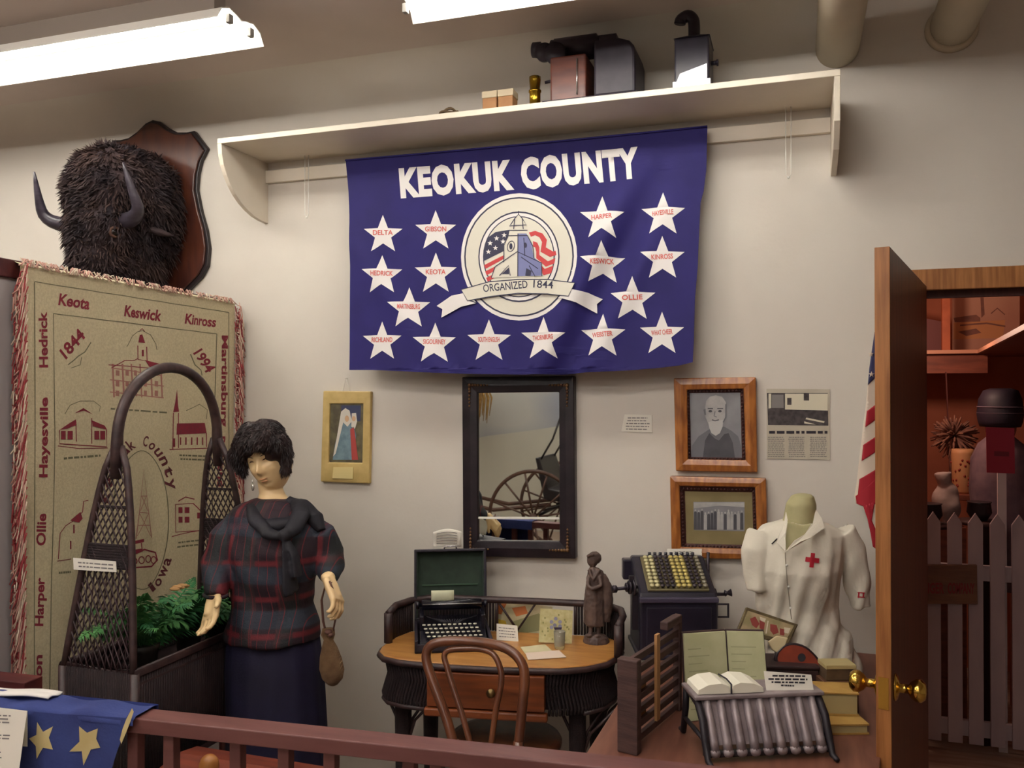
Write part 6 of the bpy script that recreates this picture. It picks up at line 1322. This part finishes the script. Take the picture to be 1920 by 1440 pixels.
zb_ = at(1800, 553, .16).z; tag(MB().use(SHW).box(HX0-.02, HX1+.02, .13, .17, zb_, 2.12).build('ceiling_beam'), 'dark wooden board across the top of the doorway on its far side', 'board')
# landscape picture and dark panel on the shelf
Yp = 2.2; S = Surf((0, Yp, 0), (0, -1, 0)); t = thing('landscape_picture', at(1842, 652, Yp), 'brownish landscape picture standing on the corner shelf beyond the doorway', 'picture')
mb = sheet('c', S, [(1786, 545), (1912, 545), (1912, 656), (1786, 656)], None, th=.01); mb.mats = [mat('picture_sky', (186, 140, 116), (170, 120, 100), rough=.7, scale=3)]; mb.build('canvas', t)
mb = MB().use(mat('picture_brown', (128, 84, 70), (108, 70, 60), rough=.7, scale=20)); poly(mb, S, [(1788, 596), (1830, 590), (1838, 596), (1838, 603), (1790, 604)], 1); poly(mb, S, [(1838, 553), (1844, 553), (1846, 590), (1840, 596)], 1); poly(mb, S, [(1796, 622), (1830, 616), (1840, 624), (1812, 630)], 1); line(mb, S, [(1800, 610), (1850, 606), (1885, 612)], 3, 1); line(mb, S, [(1858, 588), (1870, 578), (1884, 590)], 2, 1)
mb.use(mat('picture_ochre', (186, 128, 84), rough=.7)); poly(mb, S, [(1788, 605), (1885, 600), (1880, 634), (1788, 636)], .5); mb.build('painting', t)
mb = sheet('c', Surf((0, 2.1, 0), (0, -1, 0)), [(1700, 590), (1767, 603), (1766, 657), (1700, 657)], None, th=.012); mb.mats = [mat('plum_board', (104, 58, 56), rough=.7)]; tag(mb.build('dark_board'), 'dark plum coloured board on the left of the corner shelf', 'board')
t = thing('glass_decanter', az(1905, 622, zsh), 'dark glinting bottle at the right end of the corner shelf', 'bottle'); q = az(1907, 640, zsh+.001); q = V((p2.x+.22, p2.y+.25, zsh)); mb = MB().use(mat('dark_glass', (26, 24, 36), rough=.12)).lathe([(.06, 0), (.065, .02), (.065, .16), (.03, .2), (.02, .28), (.024, .3)], q, n=20); mb.build('bottle', t); t.location = q
# strap with dried bundle
YB2 = 1.9; p = at(1775, 690, YB2); q = at(1778, 800, YB2)
t = thing('hanging_bundle', q, 'bundle of dried plants hanging on a dark strap beyond the doorway', 'dried bundle'); MB().use(mat('dark_strap', (84, 34, 28), rough=.6)).beam(V((p.x, p.y+.03, zsh-.12)), q, .02, .005, up=(1, 0, 0)).build('strap', t)
mb = MB().use(mat('dried_bundle', (150, 104, 84), (112, 74, 64), rough=.9, scale=20)); rr = random.Random(5)
for k in range(240):
    d = V((rr.uniform(-1, 1.3), rr.uniform(-.5, .5), rr.uniform(-.9, .9))).normalized()*rr.uniform(.05, .13); c_ = q+V((.03, 0, -.05)); mb.tube([c_, c_+d*.6, c_+d+V((0, 0, -.01))], [.004, .007, .004], 4)
mb.tube([q, q+V((.02, 0, -.15)), q+V((.035, 0, -.32))], [.012, .02, .03], 8); mb.build('stems', t)
# small table with crock, sack and pots
zt3 = at(1800, 925, 1.75).z
t = thing('side_table', (1.0, 1.8, 0), 'dark side table behind the white picket fence', 'table'); MB().use(SHW).box(.72, 1.12, 1.68, 1.9, zt3-.03, zt3).build('table_top', t, bevel=.003)
for x in (.75, 1.09):
    for y in (1.71, 1.87): MB().use(SHW).box(x-.02, x+.02, y-.02, y+.02, 0, zt3-.03).build('leg', t)
a = at(1805, 915, 1.78); w_ = (at(1826, 900, 1.78).x-at(1783, 900, 1.78).x)/2; t = thing('floral_crock', (a.x, 1.78, zt3), 'cream floral canister on the table behind the picket fence', 'canister'); h_ = at(1805, 842, 1.78).z-zt3
MB().use(mat('crock_cream', (206, 150, 104), rough=.6)).lathe([(w_*.8, 0), (w_*.9, .01), (w_, h_*.9), (w_*.95, h_), (w_*.85, h_)], (a.x, 1.78, zt3+.0005), n=24).build('canister_body', t)
mb = MB().use(mat('crock_red', (140, 48, 36), rough=.6)); rr = random.Random(3)
for i in range(34):
    an = rr.uniform(pi, 2*pi); zq = rr.uniform(.15, .8)*h_; r_ = w_*(.9+.1*zq/h_)+.001; mb.ball((a.x+r_*cos(an), 1.78+r_*sin(an), zt3+zq), (.006, .003, .007), 6, 4)
mb.build('flower_dots', t)
a = at(1775, 945, 1.5); t = thing('cloth_sack', (a.x, 1.5, .9), 'grey white cloth sack hanging behind the picket fence', 'sack'); mb = MB().use(mat('sack_cloth', (176, 158, 152), (158, 140, 136), rough=.9, scale=14)); mb.ball((a.x, 1.5, a.z), (.065, .05, .12), 18, 12); mb.tube([(a.x-.01, 1.5, a.z+.1), (a.x-.02, 1.5, a.z+.16)], [.03, .045], 12); mb.build('sack_body', t, remesh=.008, smooth=2, disp=lambda c, n: n*.012*noise.noise(c*16))
MB().use(SHW).box(a.x-.08, a.x+.08, 1.45, 1.56, .0, a.z-.11).build('wooden_stand', t)
for i, (px, py, r_) in enumerate(((1742, 962, .06), (1836, 958, .055))):
    a = at(px, py, 1.30); mb = MB().use(mat('iron_pot', (40, 30, 36), rough=.4)).lathe([(r_*.6, 0), (r_, r_*.7), (r_*.9, r_*1.5), (r_, r_*1.6), (r_*.85, r_*1.6)], (a.x, 1.30, a.z-r_*.8), n=20); t = thing('iron_pot', (a.x, 1.30, a.z-r_*.8), ['dark iron pot behind the leftmost visible fence picket', 'larger dark iron pot below the striped hat behind the fence'][i], 'pot'); mb.build('pot_body', t); MB().use(mat('stool_dark', (60, 32, 30), rough=.6)).lathe([(.05, 0), (.05, a.z-r_*.8-.02), (.1, a.z-r_*.8-.018), (.1, a.z-r_*.8-.001)], (a.x, 1.30, 0), n=16).build('stool', t)
# hatted dummy
YF_0 = 1.15
a = at(1875, 800, 1.55); fig = thing('hatted_dummy', (a.x, 1.55, 0), 'grey coated dummy wearing a dark striped hat behind the picket fence', 'mannequin'); DD = proj(a)[2]
HB = mat('hat_black', (38, 28, 44), (28, 20, 34), rough=.6); CG = mat('coat_grey_violet', (128, 104, 112), (100, 80, 92), rough=.9, scale=12)
mb = MB().use(CG); mb.loft([(1876, 815, 18, .05, DD), (1876, 832, 38, .09, DD), (1877, 860, 52, .12, DD), (1878, 920, 56, .13, DD), (1878, 970, 50, .13, DD), (1878, 1100, 52, .14, DD)], 24, fold=.03, fk=8); mb.build('coat', fig)
MB().use(mat('dummy_face', (150, 96, 80), rough=.6)).ball(ad(1876, 800, DD), (.07, .075, .09), 18, 12).build('head', fig)
mb = MB().use(HB); mb.loft([(1876, 728, 16, .05, DD-.02), (1876, 732, 28, .085, DD-.02), (1875, 748, 35, .105, DD-.02), (1875, 775, 38, .115, DD-.02), (1875, 790, 36, .11, DD-.02), (1875, 800, 33, .10, DD-.02)], 28); mb.build('hat', fig)
for yy in (762, 773): mb = MB().use(mat('hat_stripe', (110, 92, 104), rough=.6)); mb.loft([(1875, yy, 37.5, .114, DD-.02), (1875, yy+1.5, 38.2, .116, DD-.02)], 28); mb.build('hat_stripe', fig)
S = Surf((0, YF_0+.045, 0), (0, -1, 0)); c_ = at(1878, 900, YF_0+.06).x; t = thing('stake_sign', (c_, YF_0+.06, 0), 'crimson card on a tall thin pale stake in front of the hatted dummy', 'sign')
mb = sheet('c', S, [(1849, 801), (1902, 803), (1903, 888), (1850, 886)], None, th=.003); mb.mats = [mat('crimson_card', (150, 30, 54), rough=.7)]; mb.use(mat('crimson_print', (110, 20, 40), rough=.7)); poly(mb, S, [(1864, 846), (1892, 847), (1892, 856), (1864, 855)], 1); mb.build('crimson_card', t)
MB().use(mat('stake_pale', (206, 190, 190), rough=.6)).box(c_-.018, c_+.018, YF_0+.05, YF_0+.066, 0, at(1878, 830, YF_0+.06).z).build('stake', t)
# picket fence
FWH = mat('fence_white', (176, 158, 160), (160, 144, 148), rough=.6, scale=8, stretch=(1, 1, .3)); YF_ = 1.15
t = thing('picket_fence', (.75, YF_, 0), 'low white picket fence just beyond the doorway', 'fence')
zlo = .045; ztp = at(1830, 985, YF_).z
for i, px in enumerate((1630, 1670, 1710, 1750, 1790, 1829, 1870, 1911, 1952, 1993)):
    c_ = at(px, 1200, YF_).x; w_ = .030; mb = MB().use(FWH); mb.prism([(-w_, 0), (w_, 0), (w_, ztp-.035), (.0, ztp+.012), (-w_, ztp-.035)], (c_, YF_, zlo), (1, 0, 0), (0, 0, 1), .016); mb.build('picket', t)
for y_ in (1073, 1365):
    z_ = at(1830, y_, YF_+.02).z; MB().use(FWH).box(at(1610, 1100, YF_).x, at(2010, 1100, YF_).x, YF_+.001, YF_+.028, z_-.035, z_+.035).build('rail', t)
for px in (1620, 1980): c_ = at(px, 1200, YF_).x; MB().use(FWH).box(c_-.03, c_+.03, YF_+.03, YF_+.08, 0, 1.0).build('post', t)
S = Surf((0, YF_-.042, 0), (0, -1, 0)); SG = mat('sign_board_wood', (120, 84, 60), (96, 66, 54), rough=.7, scale=5, stretch=(1, 1, 5), bump=.2)
mb = sheet('c', S, [(1690, 1060), (1832, 1060), (1833, 1133), (1690, 1132)], None, th=.022); mb.mats = [SG]; mb.use(mat('sign_red', (120, 26, 30), rough=.6)); text(mb, S, 'SINGER', (1722, 1112), (1770, 1112), 19, .03, 1); text(mb, S, 'COMPANY', (1777, 1112), (1827, 1113), 19, .03, 1); tag(mb.build('fence_sign'), 'weathered wooden board with red lettering fixed to the picket fence', 'sign')
# ================================================================ WHAT THE MIRROR SHOWS: CARRIAGE, BACKDROP, DRIED GRASS BEHIND THE CAMERA
def mv(x, y, Yv): p = at(x, y, Yv); return V((p.x, -Yv, p.z))
BK = mat('buggy_black', (34, 26, 30), (24, 18, 22), rough=.35); BWD = mat('buggy_brown', (92, 60, 46), (70, 44, 36), rough=.45)
w0 = mv(1003, 985, 4.6); wz = .47; bxx = w0.x
t = thing('antique_buggy', (bxx+.7, -5.0, 0), 'black antique buggy with spoked wheels reflected in the wall mirror', 'carriage')
for x, r_ in ((bxx, .46), (bxx+1.35, .56)):
    for y in (-4.6, -5.6):
        mb = MB().use(BWD); c_ = V((x, y, r_)); mb.tube([c_+V((r_*.97*cos(i*pi/24), 0, r_*.97*sin(i*pi/24))) for i in range(48)], .018, 8, closed=True); mb.lathe([(.001, -.06), (.04, -.055), (.045, .0), (.04, .055), (.001, .06)], c_, (0, 1, 0), 16)
        for i in range(12): a_ = i*pi/6+.2; mb.rod(c_+V((.04*cos(a_), 0, .04*sin(a_))), c_+V((r_*.95*cos(a_), 0, r_*.95*sin(a_))), .010, 6)
        mb.build('wheel', t)
    MB().use(BK).rod((x, -4.6, r_), (x, -5.6, r_), .016, 8).build('axle', t)
mb = MB().use(BK); mb.prism([(0.05, .62), (.12, .60), (1.45, .62), (1.5, .8), (1.3, .84), (1.2, .70), (.42, .68), (.3, .9), (.26, .9), (.22, .70), (.1, .72), (.0, 1.02), (-.04, 1.02)], (bxx, -4.78, 0), (1, 0, 0), (0, 0, 1), .62); mb.build('buggy_body', t, bevel=.01)
mb = MB().use(BK); mb.box(bxx+.55, bxx+1.05, -5.36, -4.82, .80, .92); mb.build('seat', t, bevel=.03); mb = MB().use(BK); mb.grid(lambda u, v: V((bxx+1.02+.22*v, -4.82-.54*u, .9+.45*v)), 6, 6); mb.build('seat_back', t, solid=.05)
for y in (-4.85, -5.33):
    MB().use(BK).tube([(bxx+.55, y, .95), (bxx+.75, y, 1.10), (bxx+1.1, y, 1.12)], .014, 8).build('arm_rail', t)
    MB().use(BK).tube([(bxx-.03, y, .95), (bxx+.12, y, 1.2), (bxx+.2, y, 1.42)], .01, 8).build('dash_rail', t)
    MB().use(BWD).tube([(bxx+.1, y, .56), (bxx-.5, y, .48), (bxx-1.3, y, .62)], .02, 8).build('shaft', t)
for y in (-4.85, -5.35): MB().use(BK).tube([(bxx+.02, y, .5), (bxx+.35, y, .58), (bxx+.7, y, .54), (bxx+1.3, y, .58)], .012, 8).build('spring', t)
YBK = 6.6; t = thing('painted_backdrop', (-2.4, -YBK, .0), 'large painted sky and snowy hill backdrop behind the buggy', 'backdrop')
MB().use(mat('backdrop_sky', (196, 196, 192), (150, 156, 174), rough=.85, scale=.9, lo=.4, hi=.6, detail=1)).box(-5.3, 0.6, -YBK-.03, -YBK, 0, 2.75).build('sky_canvas', t)
a = mv(905, 822, YBK); b = mv(1048, 797, YBK); sl_ = (b.z-a.z)/(b.x-a.x); mb = MB().use(mat('backdrop_snow', (206, 204, 190), (196, 194, 182), rough=.85, scale=1)); pts = [(-5.28, .01)]+[(0.58, .01)]+[(x, a.z+(x-a.x)*sl_+.02*sin(x*3)) for x in (.58, 0, -.6, -1.2, -1.8, -2.4, -3.0, -3.6, -4.2, -4.8, -5.28)]; mb.prism(pts, (0, -YBK+.001, 0), (1, 0, 0), (0, 0, 1), -.004) if False else mb.add([(x, -YBK+.003, z) for x, z in pts], [tuple(range(len(pts)))]); mb.build('snow_hill', t)
g0 = mv(900, 738, 5.6); g0.z = 2.0; t = thing('plume_bunch', (g0.x-.1, g0.y, 1.3), 'tan dried grass plumes hanging before the painted backdrop', 'plumes'); mb = MB().use(mat('dry_grass', (184, 148, 86), (150, 112, 60), rough=.9, scale=20)); rr = random.Random(11)
for k in range(70):
    q = V((g0.x-.25+rr.uniform(-.2, .22), g0.y+rr.uniform(-.1, .1), 2.05)); d = rr.uniform(.0, .28); mb.tube([q, q+V((d*.4, 0, -.2)), q+V((d*.8, 0, -.45)), q+V((d*.7, 0, -rr.uniform(.55, .8)))], [.004, .008, .012, .003], 5)
mb.build('plumes', t); MB().use(BWD).rod((g0.x-.25, g0.y, 2.04), (g0.x-.25, -YBK, 2.04), .01, 6).build('hanger', t)
# ================================================================ WORLD / VIEW
w = bpy.data.worlds.new('world'); SC.world = w; w.use_nodes = True
w.node_tree.nodes['Background'].inputs['Color'].default_value = (.55, .5, .42, 1); w.node_tree.nodes['Background'].inputs['Strength'].default_value = .02
SC.view_settings.view_transform = 'Standard'; SC.view_settings.look = 'None'; SC.view_settings.gamma = 1; SC.view_settings.use_curve_mapping = False
SC.view_settings.exposure = .42
